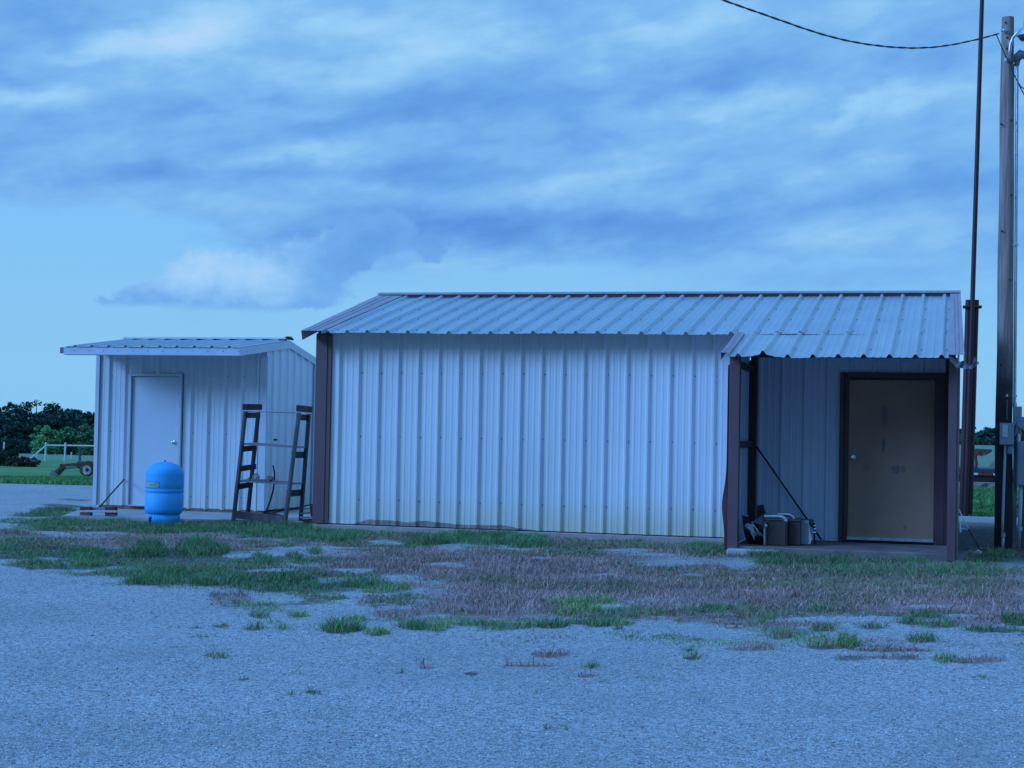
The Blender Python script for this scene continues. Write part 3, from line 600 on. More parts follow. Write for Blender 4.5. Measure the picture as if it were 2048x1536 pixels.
# ================================================================== main building
XR = -.3265; YE, ZE, YR, ZR, YP, ZP = -.456, 2.743, 3.103, 3.559, -2.066, 2.373
SL = (ZR-ZE)/(YR-YE)
B = thing('metal_building', (3.9, 0, 0), 'long white ribbed metal building with brown corner trim and low grey gable roof', 'building')
w = MB(); prof = profile(-.42, 5.66, 0.0)
sheet(w, prof, lambda x, h, t: (x, -h+.004*math.sin(x*3+t*5), 2.83-t*(2.83+.0)), 6)
for k in range(0, 19):
    for z_ in (.36, 1.28, 2.2):
        screw(w, (k*PER+.05+random.uniform(-.006, .006), -.001, z_+random.uniform(-.006, .006)), (0, -1, 0), 1)
w.build('front_wall', [m_wall, m_screw], B, solid=.0016)
w = MB(); prof = profile(0, 6.2, .1)
sheet(w, prof, lambda x, h, t: (-.646-h*.9, x, (ZE+SL*(min(x, 6.2-x)+.456)-.04)*(1-t)), 1)
w.build('side_wall', m_wall2, B, solid=.0016)
w = MB(); sheet(w, prof, lambda x, h, t: (8.33+h*.9, x, (ZE+SL*(min(x, 6.2-x)+.456)-.04)*(1-t)), 1)
w.build('side_wall', m_wall2, B, solid=.0016)
w = MB(); sheet(w, profile(-.64, 8.33, 0), lambda x, h, t: (x, 6.2+h, 2.7*(1-t)), 1)
w.build('back_wall', m_wall2, B, solid=.0016)
# left corner trim: front face, small return on the panel side
t = MB(); t.box((-.566, -.046, 1.385), (.172, .012, 2.77), bev=.002); t.box((-.655, .06, 1.375), (.012, .2, 2.75)); t.box((-.448, -.034, 1.37), (.062, .014, 2.74), bev=.002)
t.build('corner_trim', m_brown, B)
fo = MB(); fo.box((2.52, 3.12, -.155), (6.36, 6.3, .28), bev=.012)
fo.build('foundation', m_found, B)
# roof: front slope over the whole length, porch sheets lapped under its lower edge
r1 = MB(); pr = profile(XR-.10, XR+28*PER+.10, XR)
def fr(x, h, t):
    y = YR-.06+(YE-YR+.06)*t; z = ZE+SL*(y-YE)
    sag = .006*math.sin(x*2.1+1)*t
    if t > .99: sag += .003*math.sin(x*7.3)*(1 if x > 5.6 else .5)
    return (x, y-h*SL*.97, z+h+.005+sag)
sheet(r1, pr, fr, 6)
for k in range(0, 29):
    for y_ in (-.2, .75, 1.7, 2.65):
        xx = XR+k*PER+.062; screw(r1, (xx+random.uniform(-.008, .008), y_, ZE+SL*(y_-YE)+.012), (0, -SL, 1), 1, .0095)
r1.build('roof_sheets', [m_roof, m_screw], B, solid=.0016)
r2 = MB(); pr = profile(XR-.10, XR+28*PER+.10, XR)
sheet(r2, pr, lambda x, h, t: (x, YR+.06+(YR-YE-.06)*t, ZR-SL*((YR-YE)*t)+h), 2); r2.build('roof_sheets', m_roof, B, solid=.0016)
r3 = MB(); pr = profile(5.64, XR+28*PER+.10, XR)
def fp(x, h, t):
    y = -.25+(YP+.25)*t; z = ZE+SL*(y-YE)
    bk = .036*math.exp(-((x-6.08)/.10)**2)*max(0, (t-.3)/.7)**2 - .014*math.exp(-((x-6.5)/.2)**2)*t
    return (x, y-h*SL, z+h+.002+bk)
sheet(r3, pr, fp, 10)
for k in range(20, 29):
    for y_ in (-1.55,):
        xx = XR+k*PER+.062; screw(r3, (xx+random.uniform(-.02, .02), y_+random.uniform(-.05, .05), ZE+SL*(y_-YE)+.004), (0, -SL, 1), 1, .011)
    screw(r3, (XR+k*PER+.062+random.uniform(-.02, .02), -.38, ZE+SL*(-.38-YE)+.016), (0, -SL, 1), 1, .011)
r3.build('porch_roof', [m_roof2, m_screw], B, solid=.0016)
def rake(x0a, x0b, x1, ya, yb, name, mtl, drop=.135, outer=-1, cut=0.0, za=None):
    """flat top strip between x1 (inner) and x0 (outer) with a hanging leg on the outer side; a = eave end, b = ridge end"""
    mb = MB(); n = 8
    zf = lambda y: ZE+SL*(y-YE)+.047
    for i in range(n):
        ta, tb = i/n, (i+1)/n
        ya_, yb_ = ya+(yb-ya)*ta, ya+(yb-ya)*tb; xa, xb = x0a+(x0b-x0a)*ta, x0a+(x0b-x0a)*tb
        w1 = lambda y: .004*math.sin(y*4+x1*3)
        za_, zb_ = zf(ya_)+w1(ya_), zf(yb_)+w1(yb_)
        mb.quad((xa, ya_, za_), (x1, ya_, za_-.004), (x1, yb_, zb_-.004), (xb, yb_, zb_))
        for q0, q1 in ((.33, .36), (.6, .63)):
            pa = [(xa+(x1-xa)*q, ya_, za_+.005) for q in (q0, q1)]; pb = [(xb+(x1-xb)*q, yb_, zb_+.005) for q in (q0, q1)]
            mb.quad(pa[0], pa[1], pb[1], pb[0])
        c0 = cut*(1-ta)**8; c1 = cut*(1-tb)**8
        mb.quad((xa, ya_+c0*.0, za_), (xb, yb_, zb_), (xb, yb_, zb_-drop), (xa, ya_+(cut if i == 0 else 0), za_-drop))
        mb.quad((x1, ya_, za_-.004), (x1, yb_, zb_-.004), (x1+.001, yb_, zb_-.045), (x1+.001, ya_, za_-.045))
    return mb.build(name, mtl, B, solid=.003)
rake(-.715, -.84, XR-.075, YE-.03, YR, 'rake_trim', m_brown_old, cut=.05)
rake(8.475, 8.44, XR+28*PER+.085, YP, YR, 'rake_trim', m_brown_old, drop=.12)
rake(5.555, 5.555, 5.66, YP+.02, -.56, 'rake_trim', m_brown_old, drop=.09, cut=.04)
rc = MB(); nn = 20
for i in range(nn):
    xa, xb = -.84+(8.44+.84)*i/nn, -.84+(8.44+.84)*(i+1)/nn
    rc.quad((xa, YR, ZR+.078), (xb, YR, ZR+.078), (xb, YR-.10, ZR+.05), (xa, YR-.10, ZR+.05))
    rc.quad((xa, YR, ZR+.078), (xa, YR+.10, ZR+.05), (xb, YR+.10, ZR+.05), (xb, YR, ZR+.078))
    rc.quad((xa, YR-.10, ZR+.05), (xb, YR-.10, ZR+.05), (xb, YR-.102, ZR+.035), (xa, YR-.102, ZR+.035))
rc.build('ridge_cap', m_brown_old, B, solid=.003)
w = MB()
for sg in (-1, 1): w.box((3.8, YR+sg*.088, ZR+.012), (9.2, .012, .082))
w.build('ridge_closure', m_brown_dark, B)
# crumpled flashing at the right eave corner, bent round the pipe mast behind it
cf = MB(); c0 = Vector(at(1899, 713, YP)); pts = [(1899, 712), (1908, 716), (1918, 724), (1924, 722), (1930, 721), (1939, 733), (1945, 728), (1949, 713), (1954, 722), (1958, 725)]
low = [(1900, 722), (1909, 730), (1914, 736), (1922, 736), (1932, 738), (1939, 738), (1942, 738), (1948, 735), (1953, 731), (1958, 727)]
dp = [0, .05, .12, .02, .1, .04, .14, .06, .12, .08]
vs = [at(x, y, YP+.02+d*.6) for (x, y), d in zip(pts, dp)]+[at(x, y, YP-.03+d*.7) for (x, y), d in zip(low, dp[::-1])]
cf.add(vs, [(i, i+1, i+11, i+10) for i in range(9)]); cf.build('bent_flashing', m_greysheet, B, solid=.003)
# porch: posts, side walls, back wall
def post(x0, x1, y0, y1, name, z1, m_=m_brown):
    mb = MB(); mb.box(((x0+x1)/2, (y0+y1)/2, z1/2-.04), (x1-x0, y1-y0, z1+.08), bev=.004); return mb
pm = post(5.612, 5.742, -1.62, -1.50, 'porch_post', 2.40)
pm.build('porch_post', m_brown, B)
fl = MB(); ns = 26                                  # loose sheet-metal flange beside the left post, bulging out low down
def flx(z): return 5.588-.05*math.exp(-((z-.50)/.27)**2)-.012*math.exp(-((z)/.2)**2)
for i in range(ns):
    za, zb = 2.34*i/ns-.05, 2.34*(i+1)/ns-.05
    fl.quad((flx(za), -1.60, za), (5.614, -1.575, za), (5.614, -1.575, zb), (flx(zb), -1.60, zb))
    fl.quad((flx(za), -1.60, za), (flx(zb), -1.60, zb), (flx(zb)+.01, -1.45, zb), (flx(za)+.01, -1.45, za))
fl.build('post_flange', m_brown, B, solid=.003)
pm = post(8.295, 8.395, -1.62, -1.50, 'porch_post', 2.40)
pm.box((8.413, -1.55, 1.155), (.034, .11, 2.39), bev=.004); pm.build('porch_post', m_brown, B)
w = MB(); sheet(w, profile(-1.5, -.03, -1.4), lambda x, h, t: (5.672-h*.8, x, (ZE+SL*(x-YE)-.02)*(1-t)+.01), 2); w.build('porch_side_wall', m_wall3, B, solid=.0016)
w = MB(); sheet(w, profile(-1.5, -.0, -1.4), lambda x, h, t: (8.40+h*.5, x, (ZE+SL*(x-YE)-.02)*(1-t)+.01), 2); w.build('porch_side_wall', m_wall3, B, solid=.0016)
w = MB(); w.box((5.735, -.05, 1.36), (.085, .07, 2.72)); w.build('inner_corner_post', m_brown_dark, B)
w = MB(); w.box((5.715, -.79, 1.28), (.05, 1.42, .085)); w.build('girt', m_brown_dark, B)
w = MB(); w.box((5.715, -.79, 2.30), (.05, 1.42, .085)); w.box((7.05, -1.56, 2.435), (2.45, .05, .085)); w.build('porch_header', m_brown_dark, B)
DX0, DX1, DTOP = 6.885, 8.25, 2.27
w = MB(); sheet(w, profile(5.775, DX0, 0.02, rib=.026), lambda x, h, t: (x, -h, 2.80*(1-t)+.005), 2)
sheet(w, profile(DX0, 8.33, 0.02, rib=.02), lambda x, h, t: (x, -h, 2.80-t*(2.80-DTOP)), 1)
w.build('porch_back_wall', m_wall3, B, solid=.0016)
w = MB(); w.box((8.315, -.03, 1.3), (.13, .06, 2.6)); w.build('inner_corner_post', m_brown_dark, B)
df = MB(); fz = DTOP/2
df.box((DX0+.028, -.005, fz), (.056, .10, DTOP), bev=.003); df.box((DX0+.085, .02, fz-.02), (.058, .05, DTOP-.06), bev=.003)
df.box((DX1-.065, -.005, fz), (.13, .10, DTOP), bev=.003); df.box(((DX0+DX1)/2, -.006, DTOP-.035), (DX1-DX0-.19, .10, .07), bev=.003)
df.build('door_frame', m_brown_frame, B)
dr = MB(); dr.box(((DX0+.114+DX1-.13)/2, .05, 1.115), (DX1-.13-DX0-.114, .045, 2.12), bev=.004)
do = dr.build('door', m_tan, B)
kn = MB(); kx, _, kz = at(1699, 917, .0); kx = DX0+.18; kz = 1.13
kn.lathe((0, 0, 0), [(.032, 0), (.034, .006), (.014, .012), (.013, .035), (.027, .045), (.030, .06), (.022, .072), (.006, .076)], 20)
kn.v = [(kx+a, .026-c, kz+b) for a, b, c in kn.v]; kn.build('door_knob', m_chrome, do, smooth=True, sm_angle=40)
th = MB(); th.box(((DX0+.114+DX1-.13)/2, -.004, .055), (DX1-DX0-.244, .09, .045), bev=.004)
for i in range(7): th.box((DX0+.2+i*.165, -.052, .055), (.012, .004, .02))
th.build('threshold', m_alum, B)
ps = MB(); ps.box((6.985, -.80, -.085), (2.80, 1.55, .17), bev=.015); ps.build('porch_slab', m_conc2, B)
ap = MB(); ap.box((5.95, -1.66, -.10), (.66, .16, .15), bev=.02, rot=(.0, .0, .03)); ap.build('slab_edge', m_conc, B)

# ================================================================== shed
S_ = thing('metal_shed', (-4.15, 2.6, 0), 'small white metal shed with a single white door and overhanging roof', 'shed')
SX0, SX1, SY0, SY1 = -5.69, -2.62, 2.6, 4.72
sd0, sd1 = -5.09, -4.13
w = MB()
sheet(w, profile(SX0+.02, sd0-.03, SX0+.20), lambda x, h, t: (x, SY0-h, 2.73-t*2.725), 4)
sheet(w, profile(sd1+.03, SX1, SX1-.12), lambda x, h, t: (x, SY0-h, 2.73-t*2.745), 4)
sheet(w, profile(sd0-.03, sd1+.03, SX0+.20), lambda x, h, t: (x, SY0-h, 2.73-t*.485), 1)
for z_ in (.2, 1.25, 2.2):
    for k in range(10):
        xx = SX0+.25+k*PER
        if not (sd0-.06 < xx < sd1+.06): screw(w, (xx, SY0-.001, z_+random.uniform(-.01, .01)), (0, -1, 0), 1)
w.build('front_wall', [m_wall2, m_screw], S_, solid=.0016)
def zs(y): return 2.85-abs(y-3.47)*.112-.03 if y < 3.47 else 2.82-(y-3.47)*.19
for xx, sg in ((SX1, 1), (SX0, -1)):
    w = MB(); sheet(w, profile(SY0, SY1, SY0+.27), lambda x, h, t: (xx+sg*h, x, zs(x)*(1-t)-.0), 1)
    w.build('side_wall', m_wall2, S_, solid=.0016)
w = MB(); sheet(w, profile(SX0, SX1, 0), lambda x, h, t: (x, SY1+h, 2.52*(1-t)), 1); w.build('back_wall', m_wall2, S_, solid=.0016)
t = MB(); t.box((SX0-.005, SY0-.035, 1.29), (.07, .012, 2.56), bev=.002); t.box((SX0-.04, SY0+.05, 1.29), (.012, .16, 2.56)); t.build('corner_trim', m_trim, S_)
t = MB(); t.box((SX1-.02, SY0-.036, 1.27), (.13, .012, 2.55), bev=.002); t.box((SX1+.039, SY0+.03, 1.27), (.012, .14, 2.55)); t.build('corner_trim', m_trim, S_)
t = MB(); t.box((SX1+.042, SY1-.03, 1.24), (.012, .13, 2.48), bev=.002); t.box((SX1+.0, SY1+.038, 1.24), (.09, .012, 2.48)); t.build('corner_trim', m_trim, S_)
FX0, FX1, EY = -5.72, -2.58, 1.50
rf = MB()
sheet(rf, profile(FX0+.03, FX1-.01, FX0+.22), lambda x, h, t: (x, 3.44+(EY-.03-3.44)*t, 2.857-.228*t+h*.75), 3)
sheet(rf, profile(FX0+.03, FX1-.01, FX0+.22), lambda x, h, t: (x, 3.50+1.45*t, 2.857-.29*t+h*.8), 2)
rf.build('roof', m_roof, S_, solid=.0016)
fa = MB(); fa.box(((FX0+FX1)/2, EY, 2.562), (FX1-FX0, .02, .122), bev=.003); fa.box(((FX0+FX1)/2, EY+.06, 2.503), (FX1-FX0-.02, .10, .012))
for i in range(12): fa.box((FX0+.2+i*.265, EY-.013, 2.565+random.uniform(-.01, .01)), (.012, .006, .012), mi=1)
fa.build('eave_fascia', [m_trim, m_screw], S_)
st = MB(); st.box((FX0-.045, EY+.05, 2.572), (.085, .06, .10), bev=.006, rot=(0, 0, .2)); st.build('gutter_stub', m_greysheet, S_)
rd = MB()
for k in range(5): rd.box(((FX0+FX1)/2, EY+.25+k*.42, 2.60+.112*(k*.42)), (FX1-FX0-.04, .04, .05))
rd.build('purlins', m_trim, S_)
for xx, sg in ((FX1, 1), (FX0, -1)):
    for (ya, za, yb, zb) in ((EY, 2.622, 3.47, 2.852), (3.47, 2.852, 4.95, 2.565)):
        rk = MB(); rk.quad((xx, ya, za), (xx, yb, zb), (xx, yb, zb-.13), (xx, ya, za-.12))
        rk.quad((xx, ya, za), (xx-sg*.07, ya, za+.003), (xx-sg*.07, yb, zb+.003), (xx, yb, zb))
        for q in range(4): t_ = (q+.5)/4; rk.box((xx+sg*.004, ya+(yb-ya)*t_, za+(zb-za)*t_-.07), (.006, .012, .012))
        rk.build('rake_trim', m_trim, S_, solid=.004)
rp = MB(); rp.tube([(FX1-.12, 3.43, 2.875), (FX1-.05, 3.47, 2.90), (FX1+.01, 3.5, 2.895), (FX1+.05, 3.52, 2.87)], [.012, .03, .03, .014], 8); rp.build('ridge_closure', m_black, S_)
rd = MB(); rd.quad((FX0+.02, 3.47, 2.905), (FX1-.03, 3.47, 2.905), (FX1-.03, 3.37, 2.890), (FX0+.02, 3.37, 2.890)); rd.quad((FX0+.02, 3.37, 2.890), (FX1-.03, 3.37, 2.890), (FX1-.03, 3.368, 2.874), (FX0+.02, 3.368, 2.874)); rd.quad((FX0+.02, 3.47, 2.905), (FX0+.02, 3.57, 2.892), (FX1-.03, 3.57, 2.892), (FX1-.03, 3.47, 2.905)); rd.build('ridge_cap', m_roof, S_, solid=.003)
rd = MB(); rd.box(((FX0+FX1)/2, 3.42, 2.862), (FX1-FX0-.06, .01, .05)); rd.build('ridge_gap_shade', m_greysheet, S_)  # grey strip put in for the shade in the gaps under the cap
df = MB(); df.box((sd0+.012, SY0-.02, 1.125), (.05, .07, 2.23), bev=.003); df.box((sd1-.012, SY0-.02, 1.125), (.05, .07, 2.23), bev=.003)
df.box(((sd0+sd1)/2, SY0-.019, 2.216), (sd1-sd0-.075, .07, .05), bev=.003); df.build('door_frame', m_trim, S_)
dk = MB(); dk.box(((sd0+sd1)/2, SY0+.03, 1.10), (sd1-sd0-.07, .02, 2.20)); dk.build('door_reveal', m_hole, S_)
dr = MB(); dr.box(((sd0+sd1)/2, SY0+.006, 1.10), (sd1-sd0-.092, .03, 2.165), bev=.003); do = dr.build('door', m_door, S_)
kn = MB(); kn.lathe((0, 0, 0), [(.032, 0), (.034, .006), (.014, .012), (.013, .035), (.027, .045), (.030, .06), (.022, .072), (.006, .076)], 20)
kn.v = [(sd1-.115+a, SY0-.009-c, 1.085+b) for a, b, c in kn.v]; kn.build('door_knob', m_chrome, do, smooth=True, sm_angle=40)
sl = MB(); sl.box(((sd0+sd1)/2, SY0-.03, .012), (sd1-sd0-.08, .08, .02)); sl.build('door_sill', m_alum, S_)
sb = MB(); sb.box(((SX0+SX1)/2+.03, SY0+.02, -.03), (SX1-SX0-.06, .05, .06)); sb.build('sill_board', mat('stained_sill', (.16, .09, .07), (.26, .17, .13), scale=6, rough=.9), S_)
# concrete pad in front of and under the shed
pd = MB(); q_ = [(-4.98, .33), (-.85, .93), (-.85, 4.9), (-5.76, 4.9), (-5.76, 2.35)]; pd.add([(x, y, z) for z in (-.17, -.055) for x, y in q_], [(4, 3, 2, 1, 0), (5, 6, 7, 8, 9)]+[(i, (i+1) % 5, 5+(i+1) % 5, 5+i) for i in range(5)])
tag(pd.build('concrete_pad', m_conc), 'concrete pad under and in front of the small shed', None, kind='structure')

# ================================================================== blue pressure tank
tb = np.array([-3.08, .02, -.085]); TK = thing('pressure_tank', tb, 'bright blue pressure tank with domed top standing before the shed door', 'tank')
R = .285
prof = [(.02, .112), (.20, .118), (.245, .135), (.275, .165), (R, .215), (R, .44), (R-.005, .445), (R-.005, .455), (R, .460), (R, .505), (R-.003, .510), (R-.003, .518), (R, .523), (R, .62), (R, .72), (.281, .765), (.262, .808), (.225, .848), (.17, .882), (.10, .905), (.03, .915), (.002, .916)]
b = MB(); b.lathe(tb, prof, 56); b.build('tank_body', m_tank, TK, smooth=True, sm_angle=50)
b = MB(); n = 56; hole = math.radians(-118)
for k in range(n):
    t0, t1 = 2*math.pi*k/n, 2*math.pi*(k+1)/n; md = (t0+t1)/2-(hole+2*math.pi)
    c_ = lambda r, t, z: tb+np.array([r*math.cos(t), r*math.sin(t), z])
    z0 = .085 if abs(md) < .17 else .0
    b.quad(c_(.242, t0, z0), c_(.242, t1, z0), c_(.236, t1, .14), c_(.236, t0, .14)); 
b.build('tank_skirt', m_tank, TK, smooth=True, solid=.004)
b = MB(); b.lathe(tb+np.array([0, 0, .914]), [(.012, 0), (.012, .02), (.007, .024)], 12); b.build('air_valve', m_black, TK)
def curved(r, a0, a1, z0, z1, m_, name, n=10):
    mb = MB()
    for k in range(n):
        t0 = a0+(a1-a0)*k/n; t1 = a0+(a1-a0)*(k+1)/n; ins = .012 if k in (0, n-1) else 0
        i0 = .012 if k == 0 else 0; i1 = .012 if k == n-1 else 0
        q = [(t0, z0+i0), (t1, z0+i1), (t1, z1-i1), (t0, z1-i0)]
        mb.add([tb+np.array([r*math.cos(t), r*math.sin(t), z]) for t, z in q], [(0, 1, 2, 3)])
    return mb.build(name, m_, TK, solid=.001)
rad = math.radians; CDIR = math.degrees(math.atan2(CAM[1]-tb[1], CAM[0]-tb[0]))   # towards the camera
la0, la1 = rad(CDIR-78), rad(CDIR-17)
curved(R+.0012, la0-.03, la1+.03, .525, .625, m_tank_line, 'label_border'); curved(R+.0026, la0, la1, .533, .617, m_tank_label, 'label_plate')
curved(R+.0040, la0+(la1-la0)*.46, la1-.06, .547, .588, m_tank_green, 'label_mark', 6)
curved(R+.0040, la0+(la1-la0)*.66, la1-.05, .592, .606, m_tank_green, 'label_mark', 4)
curved(R+.0040, la0+(la1-la0)*.10, la0+(la1-la0)*.40, .552, .600, mat('tank_label_faint', (.22, .40, .50), rough=.4), 'label_mark', 4)

# ================================================================== leaning wooden rack
RK = thing('wooden_rack', atz(530, 1042, -.05), 'tall weathered wooden rack of three shelves leaning sideways beside the shed', 'shelf rack')
YF, YB = .66, 1.16
legs = {'fl': (at(467, 1041, YF), at(491, 823, YF+.12)), 'bl': (at(495, 1034, YB), at(517, 823, YB+.12)),
        'fr': (at(570, 1047, YF-.04), at(598, 826, YF+.08)), 'br': (at(601, 1044, YB-.04), at(618, 828, YB+.08))}
for k_, (a, b_) in legs.items():
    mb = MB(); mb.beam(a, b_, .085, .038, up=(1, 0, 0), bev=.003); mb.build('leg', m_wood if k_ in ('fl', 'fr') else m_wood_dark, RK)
def lv(k_, t): a, b_ = legs[k_]; return a+(b_-a)*t
def rung(side, t, h, m_=m_wood_dark, ext=.0):
    a, b_ = lv('f'+side, t), lv('b'+side, t); d = (b_-a)/np.linalg.norm(b_-a); mb = MB()
    o_ = np.array([.028 if side == 'l' else -.028, 0, 0])
    mb.beam(a+o_-d*ext, b_+o_+d*ext, .022, h, bev=.002); mb.build('crosspiece', m_, RK)
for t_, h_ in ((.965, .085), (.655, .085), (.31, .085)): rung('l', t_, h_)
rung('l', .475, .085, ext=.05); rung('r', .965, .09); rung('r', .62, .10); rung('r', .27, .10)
for side in 'lr':
    a, b_ = lv('f'+side, 1.03), lv('b'+side, 1.03); d = (b_-a)/np.linalg.norm(b_-a); mb = MB()
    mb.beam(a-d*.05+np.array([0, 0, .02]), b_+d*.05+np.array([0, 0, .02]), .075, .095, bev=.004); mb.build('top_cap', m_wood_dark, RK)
def shelf(t, th_=.022, m_=m_shelf, depth=1.0, tr=None):
    tr = t if tr is None else tr
    c4 = [lv('fl', t), lv('fr', tr), lv('fr', tr)+(lv('br', tr)-lv('fr', tr))*depth, lv('fl', t)+(lv('bl', t)-lv('fl', t))*depth]
    mb = MB(); mb.add([p+np.array([0, 0, s*th_/2]) for s in (-1, 1) for p in c4], [(3, 2, 1, 0), (4, 5, 6, 7), (0, 1, 5, 4), (1, 2, 6, 5), (2, 3, 7, 6), (3, 0, 4, 7)])
    return mb.build('shelf', m_, RK)
shelf(1.0, .014, depth=.15); shelf(.70, .024, tr=.69); sh3 = shelf(.36, .022, tr=.355)
mb = MB(); a = lv('fl', .055)+np.array([0, -.02, 0]); b_ = lv('fr', .035)+np.array([0, -.02, 0]); mb.beam(a, b_, .022, .11, bev=.003); mb.build('kick_board', m_wood, RK)
def rock(name, c, r, m_, label, seed, sq=(1, .9, .85)):
    rg = np.random.default_rng(seed); mb = MB(); vs = []; fs = []; nu, nv = 10, 7
    for j in range(nv+1):
        for i in range(nu):
            ph = math.pi*j/nv; th = 2*math.pi*i/nu; k = 1+rg.uniform(-.22, .2)*(0 < j < nv)
            vs.append(np.array(c)+np.array([math.sin(ph)*math.cos(th)*sq[0], math.sin(ph)*math.sin(th)*sq[1], -math.cos(ph)*sq[2]])*r*k)
    fs = [(j*nu+i, j*nu+(i+1) % nu, (j+1)*nu+(i+1) % nu, (j+1)*nu+i) for j in range(nv) for i in range(nu)]
    mb.add(vs, fs); return tag(mb.build(name, m_), label, 'rock')
def onshelf(px, r): 
    u = (px-476)/(572-476); p = lv('fl', .36)*(1-u)+lv('fr', .355)*u; return p+np.array([0, .20, r*.75+.012])
rock('rock', onshelf(500, .062), .062, m_rock, 'white lump of limestone on the lowest shelf of the rack', 3, (.95, .9, 1.05))
rock('rock', onshelf(524, .058), .058, m_rock2, 'brown rounded stone on the rack shelf beside the white lump', 5, (1.15, .9, .85))
rock('rock', onshelf(487, .03), .03, m_rock2, 'small brown pebble on the rack shelf left of the white lump', 8)
mb = MB(); cpts = [(546, 931), (549, 945), (549, 962), (546, 982), (541, 1000), (536, 1014), (530, 1027)]
mb.tube([at(x, y, 1.55-.05*i) for i, (x, y) in enumerate(cpts)], .014, 8); tag(mb.build('hose', m_rubber, smooth=True), 'short curved black hose standing behind the rack', 'hose')
mb = MB(); mb.beam(at(524, 1031, 1.35), at(566, 1019, 1.6), .05, .035); mb.beam(at(562, 1021, 1.6), at(640, 1006, 2.1), .03, .02); tag(mb.build('steel_bar', m_rust), 'dark steel bar lying on the concrete behind the rack', 'bar')
mb = MB(); mb.beam(at(540, 1027, 1.3), at(572, 1034, 1.1), .05, .03); tag(mb.build('wood_scrap', m_wood_dark), 'short dark wood scrap on the concrete under the rack', 'wood scrap')
BP = thing('board_pile', atz(618, 1046, -.05), 'little pile of weathered boards against the brown corner of the long building', 'board pile')
for (x0, y0, x1, y1, Y_, w_, h_, m_) in ((600, 1035, 630, 1034, .55, .10, .02, m_shelf), (604, 1041, 632, 1039, .50, .07, .035, m_wood_dark), (608, 1046, 628, 1045, .48, .07, .04, m_wood_dark), (602, 1027, 632, 1025, .9, .09, .02, m_wood)):
    mb = MB(); mb.beam(at(x0, y0, Y_), at(x1, y1, Y_+.05), w_, h_, bev=.002); mb.build('board', m_, BP)
mb = MB(); mb.beam(at(623, 1012, 1.0), at(626, 1034, .9), .05, .05); mb.build('block', m_black, BP)
mb = MB(); a = np.array([SX1+.034, 2.98, 1.165]); mb.box(a, (.006, .16, .03)); mb.build('wall_slot', m_hole, S_)

# ================================================================== roller tool left of the shed door
TY = .56
TL = thing('hand_roller', at(198, 1031, TY), 'rusty hand tool with two brown rollers and a thin handle leaning on the shed', 'garden tool')
for (xa, xb) in ((162, 183), (212, 233)):
    for (ya, yb) in ((1013.5, 1020.5), (1024, 1031.5)):
        p0 = at(xa, (ya+yb)/2, TY); p1 = at(xb, (ya+yb)/2, TY); hh_ = at(xa, ya, TY)[2]-at(xa, yb, TY)[2]
        mb = MB(); mb.beam(p0, p1, .09, hh_, bev=.008); mb.build('roller', mat('roller_rust', (.09, .03, .035), (.13, .06, .055), scale=9, rough=.9) if ya < 1020 else m_rust, TL)
mb = MB(); mb.beam(at(170, 1022.3, TY-.06), at(234, 1023, TY-.06), .03, .032, bev=.004); mb.build('axle_bar', m_alum, TL)
mb = MB(); mb.beam(at(183, 1017.5, TY+.03), at(212, 1018, TY+.03), .02, .05, bev=.004); mb.build('centre_plate', m_greysheet, TL)
mb = MB(); mb.tube([at(196, 1018, TY+.02), at(222, 988, 1.55), at(248, 959, SY0-.06)], .013, 8); mb.build('handle', m_cable, TL, smooth=True)

# ================================================================== junk in the porch
def jk(name, label, cat, px=1560, py=1090): return thing(name, atz(px, py, 0.0), label, cat)
mb = MB(); mb.tube([at(1513, 893, -.12), at(1643, 1080, -.25)], .012, 8)
tag(mb.build('steel_rod', m_black, smooth=True), 'long thin dark rod leaning across the porch wall', 'rod')
HB = jk('old_heater', 'old box heater with brown rusty front panel on the porch floor', 'heater', 1553, 1090)
YJ = -1.25
def pbox(x0, y0, x1, y1, Y_, dep, m_, name, par, bev=.004, yaw=0):
    a = at(x0, y1, Y_); b_ = at(x1, y0, Y_); mb = MB()
    c = Vector(((a[0]+b_[0])/2, Y_+dep/2, (a[2]+b_[2])/2)); mb.box(c, (b_[0]-a[0], dep, b_[2]-a[2]), bev=bev, rot=(0, 0, yaw)); return mb.build(name, m_, par)
pbox(1533, 1043, 1575, 1091, YJ, .30, m_card2, 'casing', HB)
pbox(1536, 1046, 1571, 1089, YJ-.012, .010, m_card, 'front_panel', HB, bev=.002)
pbox(1527, 1044, 1533, 1090, YJ-.01, .18, m_boxgrey, 'side_flange', HB, bev=.002)
FB = jk('cardboard_box', 'dark brown box with a worn side between heater and white panel', 'box', 1588, 1089)
pbox(1577, 1041, 1601, 1089, YJ+.1, .28, m_card2, 'box_body', FB); pbox(1576, 1039, 1602, 1042, YJ+.08, .3, m_card, 'box_flap', FB, bev=.001)
WP = jk('appliance_panel', 'pale metal appliance panel standing right of the boxes on the porch', 'metal panel', 1610, 1088)
pbox(1600, 1041, 1617, 1088, YJ+.2, .03, m_boxgrey, 'panel', WP, bev=.003)
mb = MB(); mb.add([at(1617, 1041, YJ+.2), at(1621, 1066, YJ+.2), at(1624, 1078, YJ+.2), at(1620, 1088, YJ+.2), at(1617, 1088, YJ+.2)], [(0, 1, 2, 3, 4)]); mb.build('torn_edge', m_plastic, WP, solid=.006)
pbox(1606, 1039, 1626, 1052, YJ+.32, .12, m_card2, 'bracket', WP, bev=.003)
CP = jk('pipe_coupling', 'stack of three shiny pipe clamps hanging at the rod foot on the porch', 'pipe clamps', 1628, 1066)
for i, y_ in enumerate((1051, 1058, 1065)):
    mb = MB(); mb.tube([at(1624, y_, YJ+.42), at(1632, y_, YJ+.42)], .016, 12); mb.build('clamp', m_chrome, CP)
